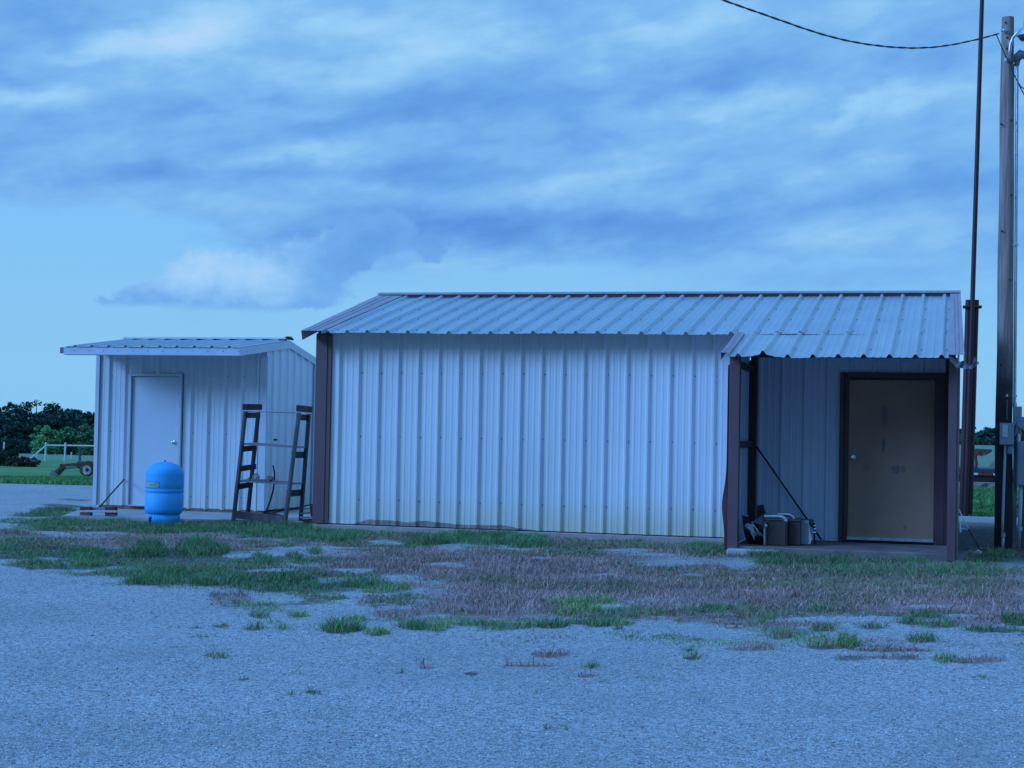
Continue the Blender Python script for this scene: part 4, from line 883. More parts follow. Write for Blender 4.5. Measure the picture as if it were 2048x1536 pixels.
mb = MB(); mb.tube([at(1628, 1046, YJ+.44), at(1629, 1088, YJ+.44)], .012, 8); mb.build('clamp_rod', m_black, CP)
for (nm, pts_, Y_, r_, lab) in (('vent_pipe', [(1529, 1033), (1545, 1033), (1558, 1033), (1565, 1034.5), (1570, 1038), (1572, 1046)], YJ+.06, .030, 'shiny galvanised elbow pipe lying on top of the brown heater'),
                           ('vent_pipe', [(1556, 1029), (1572, 1029), (1580, 1030), (1585, 1033), (1588, 1041)], YJ+.25, .028, 'second galvanised elbow pipe behind the front one on the boxes')):
    mb = MB(); mb.tube([at(x, y, Y_) for x, y in pts_], r_, 14); tag(mb.build(nm, m_galv, smooth=True, sm_angle=50), lab, 'pipe')
SM = jk('sheet_metal_funnel', 'crumpled grey sheet metal hood lying left of the brown heater', 'sheet metal', 1520, 1085)
mb = MB(); q = [(1503, 1044), (1529, 1027), (1535, 1044), (1532, 1060), (1528, 1071), (1516, 1060)]
mb.add([at(x, y, -1.2+.12*((i*7) % 3)) for i, (x, y) in enumerate(q)]+[at(1521, 1048, -1.38)], [(i, (i+1) % 6, 6) for i in range(6)]); mb.build('hood', m_greysheet, SM, solid=.004)
mb = MB(); mb.tube([at(1503, 1044, -1.25), at(1516, 1062, -1.3), at(1528, 1074, -1.22)], .008, 6); mb.build('rim', m_alum, SM)
mb = MB(); mb.beam(at(1529, 1046, -1.3), at(1529, 1088, -1.3), .02, .02); mb.lathe(at(1530, 1051, -1.33), [(.02, -.03), (.032, -.01), (.032, .02), (.015, .035)], 14); mb.build('valve', m_chrome, SM)
mb = MB(); q = [(1513, 1012), (1527, 1009), (1531, 1026), (1529, 1036), (1514, 1052)]
mb.add([at(x, y, -.35+.03*i) for i, (x, y) in enumerate(q)], [(0, 1, 2, 3, 4)]); tag(mb.build('board', m_card2, solid=.02), 'dark brown board propped in the porch corner behind the sheet metal', 'board')
def crumple(name, outline, Y_, m_, label, cat, depth=.10, seed=1):
    rg = np.random.default_rng(seed); n = len(outline); cx = sum(p[0] for p in outline)/n; cy = sum(p[1] for p in outline)/n
    vs = [at(x, y, Y_+rg.uniform(0, .04)) for x, y in outline]
    mid_ = [at(cx+(x-cx)*.55+rg.uniform(-1, 1), cy+(y-cy)*.55+rg.uniform(-1, 1), Y_-depth*rg.uniform(.4, 1.1)) for x, y in outline]
    back = [at(cx+(x-cx)*.8, cy+(y-cy)*.8, Y_+depth) for x, y in outline]
    c_ = at(cx, cy, Y_-depth); mb = MB(); mb.add(vs+mid_+[c_]+back, [(i, (i+1) % n, n+(i+1) % n, n+i) for i in range(n)]+[(n+i, n+(i+1) % n, 2*n) for i in range(n)]+[(i, 2*n+1+i, 2*n+1+(i+1) % n, (i+1) % n) for i in range(n)]+[tuple(2*n+1+i for i in range(n))])
    return tag(mb.build(name, m_, smooth=False), label, cat)
crumple('rubbish_bag', [(1484, 1030), (1494, 1034), (1502, 1048), (1510, 1066), (1530, 1076), (1531, 1091), (1509, 1091), (1500, 1090), (1492, 1080), (1487, 1060)], -1.12, m_bag, 'black rubbish bag slumped behind the left porch post', 'rubbish bag', .12, 4)
crumple('plastic_sheet', [(1489, 1050), (1494, 1046), (1500, 1048), (1507, 1049), (1509, 1060), (1513, 1071), (1509, 1073), (1509, 1082), (1503, 1070), (1499, 1061), (1491, 1057)], -1.32, m_plastic, 'pale torn plastic film on the black bag in the porch', 'plastic film', .03, 9)

# ================================================================== pipe mast behind the building
MY = 10.6
PM = thing('pipe_mast', at(1931, 1033, MY), 'tall dark red steel pipe mast clamped in a bundle of thicker pipes', 'mast')
for (xb, xt) in ((1924.5, 1938.0), (1938.0, 1951.0)):
    mb = MB(); mb.tube([at(xb, 1033, MY), at(xt, 600, MY+.02)], .068, 18); mb.build('sleeve_pipe', m_rustpipe, PM, smooth=True, sm_angle=50)
mb = MB(); mb.tube([at(1931, 1036, MY-.10), at(1945, 600, MY-.10), at(1966, -60, MY-.10)], [.05, .046, .040], 16); mb.build('mast_pipe', m_rustpipe, PM, smooth=True, sm_angle=50)
a = at(1944.5, 614, MY); mb = MB(); mb.box(a, (.36, .22, .05), bev=.01); mb.tube([at(1930, 613, MY-.12), at(1960, 613, MY-.12)], .02, 8); mb.build('clamp', m_rustpipe, PM)

# ================================================================== utility pole and its equipment
UY = 1.5
pb_ = at(2006, 1104, UY); pt_ = at(2015, 35, UY)
UPO = thing('utility_pole', pb_, 'weathered wooden utility pole with tarred foot right of the porch', 'utility pole')
mb = MB(); npt = 16
mb.tube([pb_+(pt_-pb_)*i/npt+np.array([.006*math.sin(i*1.3), 0, 0]) for i in range(npt+1)], [.126-.042*i/npt for i in range(npt+1)], 22)
mb.build('pole_shaft', m_pole, UPO, smooth=True, sm_angle=50)
def pp(x, y, off=0.0): return at(x, y, UY-off)
for x, y in ((2011, 45), (2014, 75), (2014, 97), (2002, 248), (2024, 240), (2003, 462), (2023, 390), (2001, 730), (2021, 560)):
    mb = MB(); mb.tube([pp(x, y, .05), pp(x, y, .135 if y > 200 else .10)], .013, 8); mb.build('bolt', m_black, UPO)
mb = MB(); mb.tube([pp(2004, 61, .10), pp(2009, 60, .15), pp(2013, 62, .10)], .022, 10); mb.build('clevis_insulator', m_galv, UPO, smooth=True)
mb = MB(); mb.lathe(pp(2012, 120, .13), [(.018, -.02), (.03, -.01), (.02, 0), (.03, .01), (.018, .02)], 14); mb.build('spool_insulator', m_whitepipe, UPO, smooth=True)
mb = MB(); mb.beam(pp(2014.5, 799, .135), pp(2013.8, 840, .135), .020, .004, up=(0, -1, 0))
for i in range(9): c = pp(2014.4-.07*i, 802+i*4.3, .139); mb.box(c, (.010, .004, .012), mi=1, rot=(0, .3*(-1)**i, 0))
mb.build('pole_tag', [mat('tag_backing', (.05, .055, .05), rough=.6), m_yellow], UPO)
mb = MB(); mb.add([pp(2011, 792, .136), pp(2016, 794, .136), pp(2015.5, 787, .136)], [(0, 1, 2)]); mb.build('tag_marker', m_whitetape, UPO, solid=.003)
def ebox(name, x0, y0, x1, y1, off, dep, m_, label, cat, children=()):
    a = pp(x0, y1, off); b_ = pp(x1, y0, off); base_ = thing(name, ((a[0]+b_[0])/2, a[1]+dep/2, a[2]), label, cat)
    mb = MB(); mb.box(((a[0]+b_[0])/2, a[1]+dep/2, (a[2]+b_[2])/2), (b_[0]-a[0], dep, b_[2]-a[2]), bev=.008); mb.build('enclosure', m_, base_)
    return base_, a, b_, mb
DB, a, b_, _ = ebox('disconnect_box', 2000, 847, 2027, 888, .30, .16, m_boxgrey, 'grey electrical disconnect box with pale sticker on the utility pole', 'electrical box')
mb = MB(); mb.box(((a[0]+b_[0])/2, a[1]-.006, (a[2]+b_[2])/2), (b_[0]-a[0]+.012, .014, b_[2]-a[2]+.012), bev=.004); mb.build('door', m_boxgrey, DB)
c0, c1 = pp(2005, 874, .315), pp(2015.5, 849, .315); mb = MB(); mb.box(((c0[0]+c1[0])/2, a[1]-.0155, (c0[2]+c1[2])/2), (c1[0]-c0[0], .003, c1[2]-c0[2])); mb.build('sticker', m_boxlabel, DB)
mb = MB(); mb.beam(pp(2031, 849, .3), pp(2029, 868, .3), .012, .02); mb.build('lever', m_black, DB)
pbx, a, b_, _ = ebox('junction_box', 2015, 891, 2026, 908, .24, .10, m_boxgrey, 'small grey junction box just below the disconnect box', 'electrical box')
mb = MB(); mb.box(((a[0]+b_[0])/2, a[1]-.004, (a[2]+b_[2])/2), (b_[0]-a[0]-.02, .008, b_[2]-a[2]-.02), bev=.002); mb.build('cover', m_boxgrey, pbx)
CD = thing('conduit', pp(2005, 1096, .2), 'pale grey conduit running down the pole front from the disconnect box', 'conduit')
mb = MB(); mb.tube([pp(2011, 886, .22), pp(2010.5, 900, .22), pp(2007.5, 980, .2), pp(2005.5, 1040, .2), pp(2005, 1070, .2)], .018, 12); mb.build('upper_pipe', m_pvc, CD, smooth=True)
mb = MB(); mb.tube([pp(2006.5, 1066, .2), pp(2006.5, 1074, .2)], .028, 12); mb.build('coupling', m_pvc, CD)
mb = MB(); mb.tube([pp(2006.5, 1072, .2), pp(2005, 1103, .2)], .020, 12); mb.build('lower_pipe', m_pvc, CD, smooth=True)
ER = thing('service_riser', pp(2034, 812, .0), 'tall galvanised riser pipe with weatherhead at the right of the pole', 'conduit')
mb = MB(); mb.tube([pp(2034.5, 126), pp(2032, 500), pp(2029.5, 812)], .022, 14); mb.build('riser_pipe', m_galv, ER, smooth=True, sm_angle=50)
mb = MB(); mb.tube([pp(2027.8, 128), pp(2026.6, 430), pp(2024.5, 806)], .009, 8); mb.build('ground_wire_pipe', m_alum, ER, smooth=True)
for y_, x_ in ((490, 2031), (792, 2029)): mb = MB(); mb.box(pp(x_-2, y_, .02), (.10, .05, .022)); mb.build('strap', m_galv, ER)
mb = MB(); mb.tube([pp(2034, 132), pp(2034, 122), pp(2036, 113), pp(2041, 108), pp(2047, 110), pp(2052, 116)], [.03, .045, .062, .065, .055, .03], 14); mb.build('weatherhead', m_greysheet, ER, smooth=True, sm_angle=40)
LM = thing('yard_light', pp(2021, 118, .12), 'galvanised yard light on a curved arm at the pole top', 'lamp')
mb = MB(); mb.tube([pp(2018.5, 119, .13), pp(2019.5, 100, .13), pp(2021, 88, .13), pp(2026, 75, .13), pp(2034, 66, .14), pp(2043, 60, .16)], .022, 12); mb.build('arm', m_galv, LM, smooth=True)
mb = MB(); mb.box(pp(2018, 86, .11), (.05, .03, .07)); mb.build('bracket', m_galv, LM)
mb = MB(); lc = pp(2056, 66, .18); mb.lathe(lc, [(.135, -.045), (.15, -.04), (.125, .03), (.085, .075), (.06, .10), (.055, .22), (.045, .25), (.03, .30)], 22); mb.build('lamp_housing', m_galv, LM, smooth=True, sm_angle=40)
mb = MB(); mb.lathe(lc, [(.10, -.10), (.125, -.07), (.132, -.045)], 22); mb.build('lens', m_glass, LM, smooth=True)
MC, a, b_, _ = ebox('meter_can', 2026, 813, 2044, 872, .06, .16, m_boxgrey, 'narrow grey meter enclosure under the riser pipe', 'electrical box')
mb = MB(); mb.tube([pp(2029.8, 806), pp(2029.6, 815)], .03, 14); mb.build('hub', m_galv, MC)
mb = MB(); c = pp(2046, 846, .0); mb.tube([c, c+np.array([0, -.14, 0])], .085, 20); mb.build('meter_socket', m_boxgrey, MC, smooth=True, sm_angle=40)
BK, a, b_, _ = ebox('breaker_panel', 2033, 883, 2066, 972, .10, .18, m_boxgrey, 'large grey breaker panel right of the pole', 'electrical box')
mb = MB(); mb.box(((a[0]+b_[0])/2, a[1]-.008, (a[2]+b_[2])/2), (b_[0]-a[0]-.03, .012, b_[2]-a[2]-.03), bev=.003); mb.build('door', m_boxgrey, BK)
mb = MB(); mb.tube([pp(2036.5, 868, .06), pp(2036.5, 886, .06)], .03, 12); mb.build('nipple', m_galv, BK)
CD2 = thing('conduit', pp(2038, 1098, .05), 'wide grey conduit between breaker panel and ground', 'conduit')
mb = MB(); mb.tube([pp(2042, 968, .05), pp(2039.5, 1040, .05), pp(2037, 1103, .05)], .026, 12); mb.build('pipe', m_pvc, CD2, smooth=True)
mb = MB(); mb.tube([pp(2039.6, 1054, .05), pp(2039.2, 1062, .05)], .034, 12); mb.build('coupling', m_pvc, CD2)
mb = MB(); mb.beam(pp(2031, 872, -.05), pp(2029, 1082, -.05), .05, .04, up=(0, 1, 0)); tag(mb.build('mounting_post', m_greysheet), 'thin grey post between the pole and the breaker panel', 'post')
mb = MB(); mb.beam(pp(2050, 868, -.25), pp(2049, 1100, -.25), .09, .09, up=(0, 1, 0)); tag(mb.build('wooden_post', m_wood), 'square wooden post carrying the breaker panel', 'post')
# overhead service cable, twisted strands
ctrl = [(2006, 64), (1993, 70), (1980, 72.5), (1950, 80), (1900, 91), (1850, 96.5), (1800, 96), (1740, 90), (1690, 81), (1640, 68), (1590, 51), (1540, 33), (1490, 16), (1440, -2), (1380, -26), (1300, -62), (1180, -120)]
cab = [];
for i, (x, y) in enumerate(ctrl): cab.append(at(x, y, 1.38-(2006-x)/566*5.6))
cab = np.array(cab); seg = np.concatenate([[0], np.cumsum(np.linalg.norm(np.diff(cab, axis=0), axis=1))])
ss = np.arange(0, seg[-1], .035); path = np.stack([np.interp(ss, seg, cab[:, k]) for k in range(3)], -1)
kk = np.ones(25)/25; pth = np.stack([np.convolve(np.pad(path[:, k], 12, 'edge'), kk, 'valid') for k in range(3)], -1)
OC = thing('overhead_cable', cab[0], 'dark twisted overhead service cable sagging from the pole top', 'cable')
for ph in (0, math.pi):
    tw = 2*math.pi*ss/.52+ph; off = np.stack([0*tw, np.cos(tw)*.0045, np.sin(tw)*.0045], -1)
    if ph: off = off*1.2
    mb = MB(); mb.tube([tuple(p) for p in pth+off], .0085 if ph else .0080, 6); mb.build('strand', m_cable, OC, smooth=True)
DP = thing('drop_wire', pp(1993, 70, .12), 'thin dark wires dropping from the cable end to the weatherhead', 'wire')
for pts_ in ([(1993, 70), (1999, 84), (2006, 101), (2014, 118), (2020, 126), (2027, 147), (2035, 163), (2043, 175), (2060, 182)], [(2020, 126), (2030, 122), (2044, 118)], [(2035, 163), (2042, 178), (2052, 196)]):
    mb = MB(); mb.tube([pp(x, y, .15 if x < 2022 else .10) for x, y in pts_], .008, 6); mb.build('strand', m_cable, DP, smooth=True)
# clutter at the right porch corner
RT_ = thing('garden_stake', atz(1960, 1106, -.08), 'thin pale rod leaning from the ground towards the right porch post', 'rod')
mb = MB(); mb.tube([at(1917, 1018, -.9), at(1937, 1058, -1.0)], .008, 8); mb.build('upper_rod', m_whitepipe, RT_, smooth=True)
mb = MB(); mb.tube([at(1937, 1058, -1.0), at(1961, 1100, -1.1)], .010, 8); mb.build('lower_rod', m_black, RT_, smooth=True)
mb = MB(); mb.tube([at(1922, 1057, -1.0), at(1938, 1059, -1.0)], .005, 6); mb.build('crossbar', m_whitepipe, RT_)
crumple('plastic_scrap', [(1917, 1040), (1920, 1042), (1923, 1060), (1922, 1067), (1918, 1065)], -.9, m_plastic, 'pale plastic scrap wedged at the foot of the right porch post', 'plastic scrap', .02, 2)
for i, (x, y, r_, m_, lb) in enumerate(((1957, 1106, .05, m_rock, 'pale clod of rock at the rod foot right of the porch'), (1968, 1104, .055, m_rust, 'reddish brown clod beside the pale one right of the porch'), (1940, 1108, .06, m_rock2, 'dark flat clod in the grass right of the porch post'))):
    p = atz(x, y, -.06); rock('rock', p, r_, m_, lb, 20+i, (1, .9, .8))

# ================================================================== background, right side
sb2 = MB(); a = atz(1985, 1036, -.02); sb2.box((9.5, 9.1, -.165), (2.6, 2.1, .16), bev=.02)
tag(sb2.build('concrete_slab', m_conc), 'pale concrete slab on the ground behind the pipe mast', None, kind='structure')
def gz_(x, y): return float(terrain(np.array([x]), np.array([y]))[0])
TR = thing('flatbed_trailer', (11.0, 12.6, gz_(11, 12.6)), 'black flatbed trailer edge with red and white reflective tape', 'trailer')
TYr = 12.6
def wx(x, y): return at(x, y, TYr)
zt, zb = wx(1965, 937)[2], wx(1965, 964)[2]; xl, xr_ = wx(1880, 940)[0], wx(1880, 940)[0]+5.6
mb = MB(); mb.box(((xl+xr_)/2, TYr+.9, (zt+wx(1965, 946)[2])/2), (xr_-xl, 1.9, zt-wx(1965, 946)[2]), bev=.01); mb.build('deck', mat('trailer_steel', (.03, .035, .05), (.05, .055, .07), scale=5, rough=.6), TR)
mb = MB(); mb.box(((xl+xr_)/2, TYr+.05, (wx(1965, 947)[2]+zb)/2), (xr_-xl, .08, wx(1965, 947)[2]-zb), bev=.01); mb.build('frame_rail', m_black, TR)
for i in range(9):
    xa = wx(1943, 948)[0]-.75+i*.30; mb = MB(); mb.box((xa+.13, TYr-.055, wx(1965, 948)[2]), (.26 if i % 2 else .30, .006, .045)); mb.build('reflector', m_redtape if i % 2 else m_whitetape, TR)
for dx_ in (3.1, 4.0):
    for yy in (TYr+.25, TYr+1.7):
        mb = MB(); mb.tube([(xl+dx_, yy-.1, gz_(11, 12.6)+.30), (xl+dx_, yy+.1, gz_(11, 12.6)+.30)], .31, 24); wo = mb.build('wheel', m_rubber, TR, smooth=True, sm_angle=40)
        mb = MB(); mb.tube([(xl+dx_, yy-.11, gz_(11, 12.6)+.30), (xl+dx_, yy-.09, gz_(11, 12.6)+.30)], .17, 18); mb.build('hub', m_whitepipe, wo)
PL = thing('rusty_plow', wx(1955, 936)+np.array([0, .5, 0]), 'rusty old implement with a flat head standing on the trailer', 'farm implement')
mb = MB(); mb.tube([wx(1950, 937), wx(1953, 928), wx(1951, 915), wx(1952, 908)], [.045, .03, .03, .035], 8); mb.build('stand', m_rust, PL)
mb = MB(); q = [(1938, 902), (1945, 897), (1985, 899), (1984, 903), (1975, 909), (1964, 912), (1955, 911), (1944, 905)]
mb.add([at(x, y, TYr-.05) for x, y in q]+[at(x, y, TYr+.35) for x, y in q], [tuple(range(8))[::-1], tuple(range(8, 16))]+[(i, (i+1) % 8, 8+(i+1) % 8, 8+i) for i in range(8)]); mb.build('head', m_rust, PL)
mb = MB(); mb.add([wx(1974, 936), wx(1984, 925), wx(1992, 918), wx(1994, 936), wx(1985, 934)], [(0, 1, 2, 3, 4)]); tag(mb.build('canvas_scrap', mat('tan_canvas', (.22, .20, .13), (.3, .27, .2), rough=.9), solid=.03), 'folded tan canvas lying on the trailer deck', 'canvas')
for i, (x, y, r_) in enumerate(((1951, 985, .30), (1979, 985, .28))):
    p = atd(x, y, 46); rock('rock', (p[0], p[1], gz_(p[0], p[1])+.08), r_, m_rock2, ('grey fieldstone left of the two in the grass behind the trailer', 'grey fieldstone with dark edge nearer the pole behind the trailer')[i], 40+i, (1.2, .8, .55))
vp = atd(1980, 890, 380); vz = gz_(vp[0], vp[1])
VH = thing('parked_car', (vp[0], vp[1], vz), 'far dark blue car parked before the trees at the right', 'car')
prof_c = [(-2.1, .35), (-2.1, .8), (-1.5, .95), (-.9, 1.40), (.6, 1.42), (1.2, .98), (2.1, .85), (2.15, .35)]
mb = MB(); n = len(prof_c); mb.add([(vp[0]+x, vp[1]+s*.8, vz+z) for s in (-1, 1) for x, z in prof_c], [tuple(range(n)), tuple(range(n, 2*n))[::-1]]+[(i, n+i, n+(i+1) % n, (i+1) % n) for i in range(n)]); mb.build('body', m_carpaint, VH)
for x_ in (-1.3, 1.35):
    for s in (-.75, .75): mb = MB(); mb.tube([(vp[0]+x_, vp[1]+s-.1, vz+.33), (vp[0]+x_, vp[1]+s+.1, vz+.33)], .33, 14); mb.build('wheel', m_rubber, VH)
mb = MB(); mb.add([(vp[0]+x, vp[1]-.81, vz+z) for x, z in ((-1.3, 1.0), (-.85, 1.33), (.55, 1.35), (1.0, 1.0))], [(0, 1, 2, 3)]); mb.build('side_window', m_glass, VH)

# ================================================================== background, left side
def gp(x, D): p = atd(x, 860, D); return np.array([p[0], p[1], gz_(p[0], p[1])])
# rusty trailer chassis
LT = thing('trailer_chassis', gp(150, 70), 'rusty old trailer chassis with one pale wheel in the grass', 'trailer')
DL = 70
def lt(x, y, dd=0): return atd(x, y, DL+dd)
mb = MB(); mb.beam(lt(120, 931), lt(200, 926), .10, .12); mb.beam(lt(145, 929, 1.4), lt(210, 924, 1.4), .10, .12); mb.build('frame_rail', m_rust, LT)
mb = MB(); mb.beam(lt(104, 951), lt(127, 932), .16, .14); mb.beam(lt(118, 949), lt(130, 934), .10, .10); mb.build('tongue', m_rust, LT)
mb = MB(); mb.beam(lt(105, 952), lt(112, 944), .22, .3); mb.build('tongue_jack', m_greysheet, LT)
mb = MB(); mb.box(lt(188, 930, .6), (1.2, .9, .32), bev=.05); mb.build('axle_box', m_black, LT)
mb = MB(); c = lt(174, 939); mb.tube([c+np.array([.03, -.1, 0]), c+np.array([-.03, .12, 0])], .30, 24); mb.tube([lt(160, 934), lt(166, 926), lt(176, 923), lt(186, 927)], .05, 8); wh = mb.build('wheel', m_rust, LT, smooth=True, sm_angle=40)
m_rim = mat('dull_pale_rim', (.16, .17, .17), (.48, .50, .49), scale=14, rough=.8)
c = lt(175, 940); mb = MB(); n = 20
for i in range(n):
    t0, t1 = 2*math.pi*i/n, 2*math.pi*(i+1)/n; o_ = np.array([.05, -.14, 0])
    mb.quad(*[c+o_+np.array([rr_*math.cos(t)+cx_, 0, rr_*math.sin(t)]) for rr_, t, cx_ in ((.085, t0, .02), (.21, t0, 0), (.21, t1, 0), (.085, t1, .02))])
mb.build('rim', m_rim, wh, solid=.02)
mb = MB(); mb.beam(lt(128, 938, .5), lt(158, 933, .5), .06, .10); mb.build('crossmember', m_greysheet, LT)
# white pipe fence
FD = 108
def fp_(x, y): return atd(x, y, FD)
PF = thing('pipe_fence', gp(92, FD), 'white pipe fence with a slanting end brace across the pasture', 'fence')
for x_, y0 in ((92, 884.5), (131, 885)):
    mb = MB(); b0 = gp(x_, FD); mb.tube([b0-np.array([0, 0, .1]), fp_(x_, y0)], .062, 10); mb.build('post', m_whitepipe, PF)
for x_ in range(260, 1900, 120):
    mb = MB(); b0 = gp(x_, FD); q0 = fp_(92, 891)[2]; mb.tube([b0-np.array([0, 0, .1]), (b0[0], b0[1], b0[2]+1.25)], .062, 8); mb.build('post', m_whitepipe, PF)
mb = MB(); xs_ = [92, 131, 195]+list(range(260, 1900, 120)); ptsr = [fp_(92, 890.5), fp_(131, 891), fp_(195, 892)]+[gp(x_, FD)+np.array([0, 0, 1.1]) for x_ in range(260, 1900, 120)]
mb.tube(ptsr, .05, 8); mb.build('rail', m_whitepipe, PF)
mb = MB(); e = gp(58, FD-2); mb.tube([fp_(91, 892), e+np.array([0, 0, .05])], .045, 8); mb.build('brace', m_whitepipe, PF)
for i, (x_, y0, D_f, m_, lb) in enumerate(((9, 884, 100, m_whitepipe, 'thin white post at the far left beside the dark shrub'), (75, 905, 128, m_whitepipe, 'short pale post behind the slanting fence brace'), (144, 904, 128, m_whitepipe, 'short pale post in the pasture just right of the fence posts'), (161, 893, 112, mat('green_post_paint', (.03, .10, .05), rough=.7), 'dark green post under the white rail near the shed'))):
    b0 = gp(x_, D_f); mb = MB(); top = atd(x_, y0, D_f); mb.tube([b0-np.array([0, 0, .1]), (b0[0], b0[1], top[2])], .05 if i < 3 else .09, 8); tag(mb.build('fence_post', m_), lb, 'post', None)

# ------------------------------------------------------------------ trees
def leafcloud(blobs, n, size, base, seed, hole=.42):
    """leaf faces spread through lumpy ellipsoids (cx, cy, cz, rx, ry, rz); clumps come from noise-like sub-centres"""
    rg = np.random.default_rng(seed); B_ = np.array(blobs, float); vol = B_[:, 3]*B_[:, 4]*B_[:, 5]; vol = vol/vol.sum()
    pts = []; cols = []
    nc = max(14, n//45)
    which = rg.choice(len(B_), nc, p=vol); d = rg.normal(size=(nc, 3)); d /= np.linalg.norm(d, axis=1)[:, None]
    rad_ = (.45+.55*rg.random(nc)**.5)[:, None]
    C = B_[which, :3]+d*rad_*B_[which, 3:]
    cs = (.16+.20*rg.random(nc))*B_[which, 3:].mean(1)
    k = rg.integers(0, nc, n); e = rg.normal(size=(n, 3)); e = e/np.linalg.norm(e, axis=1)[:, None]*(rg.random((n, 1))**.4)
    P = C[k]+e*cs[k][:, None]*np.array([[1.15, 1.15, .8]])
    nrm = rg.normal(size=(n, 3)); nrm[:, 2] = abs(nrm[:, 2])+.3; nrm /= np.linalg.norm(nrm, axis=1)[:, None]
    a = np.cross(nrm, rg.normal(size=(n, 3))); a /= np.linalg.norm(a, axis=1)[:, None]; b = np.cross(nrm, a)
    s = size*(.5+.9*rg.random((n, 1)))
    V = np.stack([P-a*s, P+b*s*.6, P+a*s, P-b*s*.6], 1).reshape(-1, 3); F = np.arange(n*4).reshape(-1, 4)
    ck = (.65+.7*rg.random(nc))[k][:, None]; c = np.array([base])*ck*(.8+.4*rg.random((n, 1)))
    return V, F, np.repeat(np.concatenate([c, np.ones((n, 1))], 1), 4, 0), C
def tree(name, base, H, W, colr, seed, label, group, n=7000, size=.16, low=.15, cat='tree'):
    rg = random.Random(seed); base = np.array(base); T = thing(name, base, label, cat, group)
    bl = []
    for i in range(9):
        a = rg.uniform(0, 6.28); r = rg.uniform(0, .33)*W; z = H*(low+.12+(.72-low)*rg.random()*(1-.5*r/W)); q = rg.uniform(.2, .32)*W
        bl.append((base[0]+r*math.cos(a), base[1]+r*math.sin(a), base[2]+z, q, q, q*.72*min(1.2, H/W*1.2)))
    bl.append((base[0], base[1], base[2]+H*.72, W*.28, W*.28, H*.24)); bl.append((base[0], base[1], base[2]+H*(low+.2), W*.42, W*.38, H*.22))
    V, F, C, cc_ = leafcloud(bl, n, size, colr, seed)
    o = np_mesh('crown', V, F, m_leaf, {'tint': C}); o.parent = T; o.matrix_parent_inverse = Matrix.Translation(-T.location)
    mb = MB(); r0 = H*.025+.05; mb.tube([base-np.array([0, 0, .2]), base+np.array([.05*H*rg.uniform(-1, 1), 0, H*.35]), base+np.array([.1*H*rg.uniform(-1, 1), 0, H*.7])], [r0, r0*.7, r0*.3], 8)
    for i in range(7):
        q = cc_[rg.randrange(len(cc_))]; s0 = base+np.array([0, 0, H*rg.uniform(.2, .5)]); mb.tube([s0, (s0+q)/2+np.array([0, 0, .05*H]), q], [r0*.5, r0*.3, r0*.1], 6)
    mb.build('trunk', m_bark, T); return T
DK, MDG, LG = (.040, .105, .085), (.06, .15, .09), (.17, .42, .17)
left_trees = [  # x px, top y, distance, width m, colour, label
 (12, 828, 215, 7.5, DK, 'dark tree at the far left end of the copse'), (35, 808, 222, 6.5, DK, 'dark tree left of the tallest one in the copse'),
 (72, 798, 228, 7.5, DK, 'tallest dark tree in the middle of the copse'), (112, 806, 225, 7.5, DK, 'dark round tree right of the tallest one'),
 (134, 822, 230, 6.5, DK, 'dark tree on the falling right shoulder of the copse'), (172, 829, 300, 8, (.028, .05, .034), 'far bluish tree just left of the shed wall'),
 (205, 832, 300, 9, (.028, .05, .034), 'far tree half hidden by the shed'), (-30, 826, 225, 9, DK, 'dark tree just outside the left edge of the copse'), (152, 836, 240, 6, MDG, 'low dark tree between copse and far bluish tree')]
for i, (x_, ty, D_t, W_, c_, lb) in enumerate(left_trees):
    b0 = gp(x_, D_t); top = atd(x_, ty, D_t); tree('oak_tree', b0, top[2]-b0[2]+.3, W_, c_, 100+i, lb, 'trees beyond the left pasture', n=9000, size=.20, low=.0)
for i, (x_, ty, D_t, W_, lb) in enumerate(((100, 851, 205, 4.6, 'light green round tree in front of the dark copse'), (131, 853, 207, 3.8, 'mid green tree right of the light green one'), (168, 850, 206, 4.6, 'green bushy tree just left of the shed wall'), (190, 856, 200, 3.6, 'green tree partly behind the shed wall'))):
    b0 = gp(x_, D_t); top = atd(x_, ty, D_t); tree('young_tree', b0, top[2]-b0[2]+.2, W_, LG if i == 0 else (.09, .24, .11), 140+i, lb, 'lighter trees before the copse', n=6000, size=.15, low=.0)
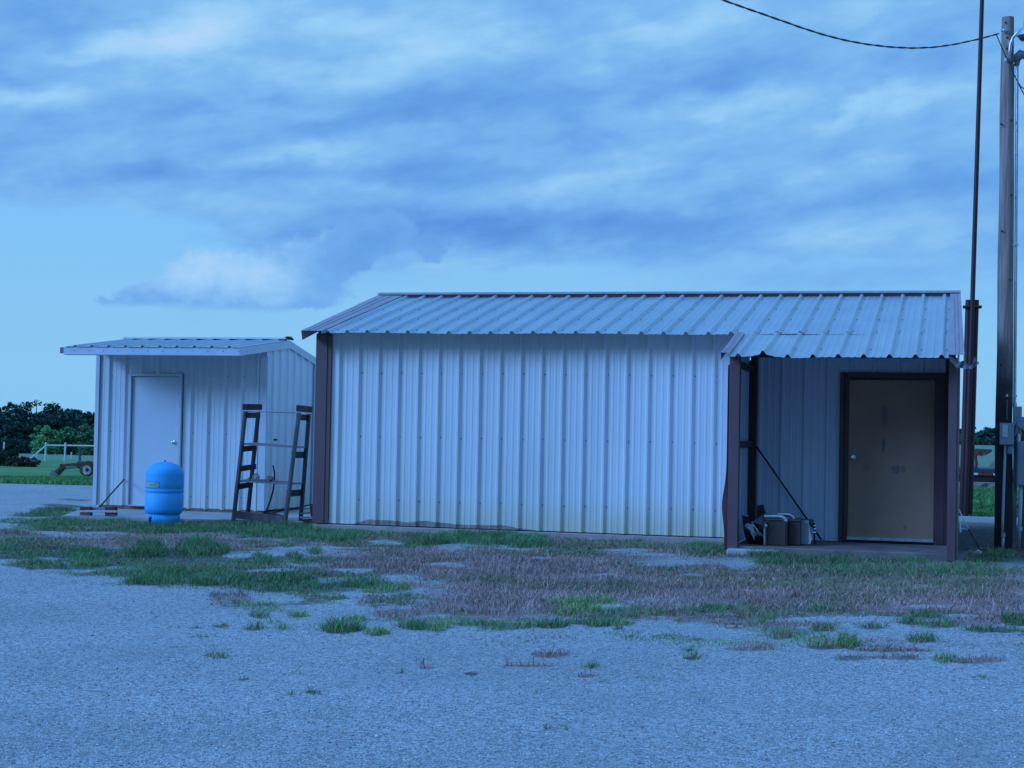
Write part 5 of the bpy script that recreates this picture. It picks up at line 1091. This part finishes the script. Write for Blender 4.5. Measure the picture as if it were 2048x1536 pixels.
for i, (x_, ty, D_t, W_, c_, lb) in enumerate(((10, 893, 88, 2.6, (.030, .062, .032), 'dark green shrub at the left edge of the pasture'), (-22, 888, 90, 3.0, (.03, .06, .03), 'dark shrub outside the left edge of the pasture'), (42, 917, 86, 1.9, (.10, .095, .075), 'low greyish brown shrub beside the dark one at the left'), (60, 926, 86, .9, (.12, .11, .09), 'tiny brownish shrub at the tip of the greyish one'))):
    b0 = gp(x_, D_t); top = atd(x_, ty, D_t); tree('shrub', b0, top[2]-b0[2]+.1, W_, c_, 160+i, lb, 'shrubs in the left pasture', n=2600, size=.07, low=-.05, cat='shrub')
# trees far right
for i, (x_, ty, D_t, W_, c_, lb) in enumerate(((1978, 855, 330, 6.5, DK, 'dark round tree seen between mast and utility pole'), (2005, 862, 330, 6, DK, 'dark tree hidden mostly by the utility pole'), (2048, 864, 260, 6, (.05, .075, .03), 'tree at the right edge behind the meter box'), (1955, 868, 340, 6, MDG, 'low green tree just right of the pipe mast'), (1935, 868, 345, 7, MDG, 'low green tree behind the pipe mast'), (2085, 856, 300, 8, DK, 'tree just outside the right edge'))):
    b0 = gp(x_, D_t); top = atd(x_, ty, D_t); tree('far_tree', b0, top[2]-b0[2]+.2, W_, c_, 180+i, lb, 'trees on the far right horizon', n=4200, size=.24, low=.0)
# far-off wood along the horizon
V = []; C = []; rg = np.random.default_rng(5); bl = []
for x_ in np.arange(-500, 2700, 14):
    D_t = 430+60*math.sin(x_*.01)+rg.uniform(-25, 25); b0 = gp(x_, D_t); hh_ = 3.2+1.8*fbm(np.array([x_*.012]), np.array([3.0]), 3, 2)[0]+(b0[2]*-.35)+rg.uniform(-.5, .8)+(2.2 if x_ < 1750 else .3)
    bl.append((b0[0], b0[1], b0[2]+hh_*.45, 3.2, 2.5, hh_*.55))
V, F, C, _ = leafcloud(bl, 85000, .45, (.032, .062, .036), 77)
tag(np_mesh('distant_wood', V, F, m_leaf, {'tint': C}), 'low far-off wood along the horizon behind the sheds', 'wood', kind='stuff')
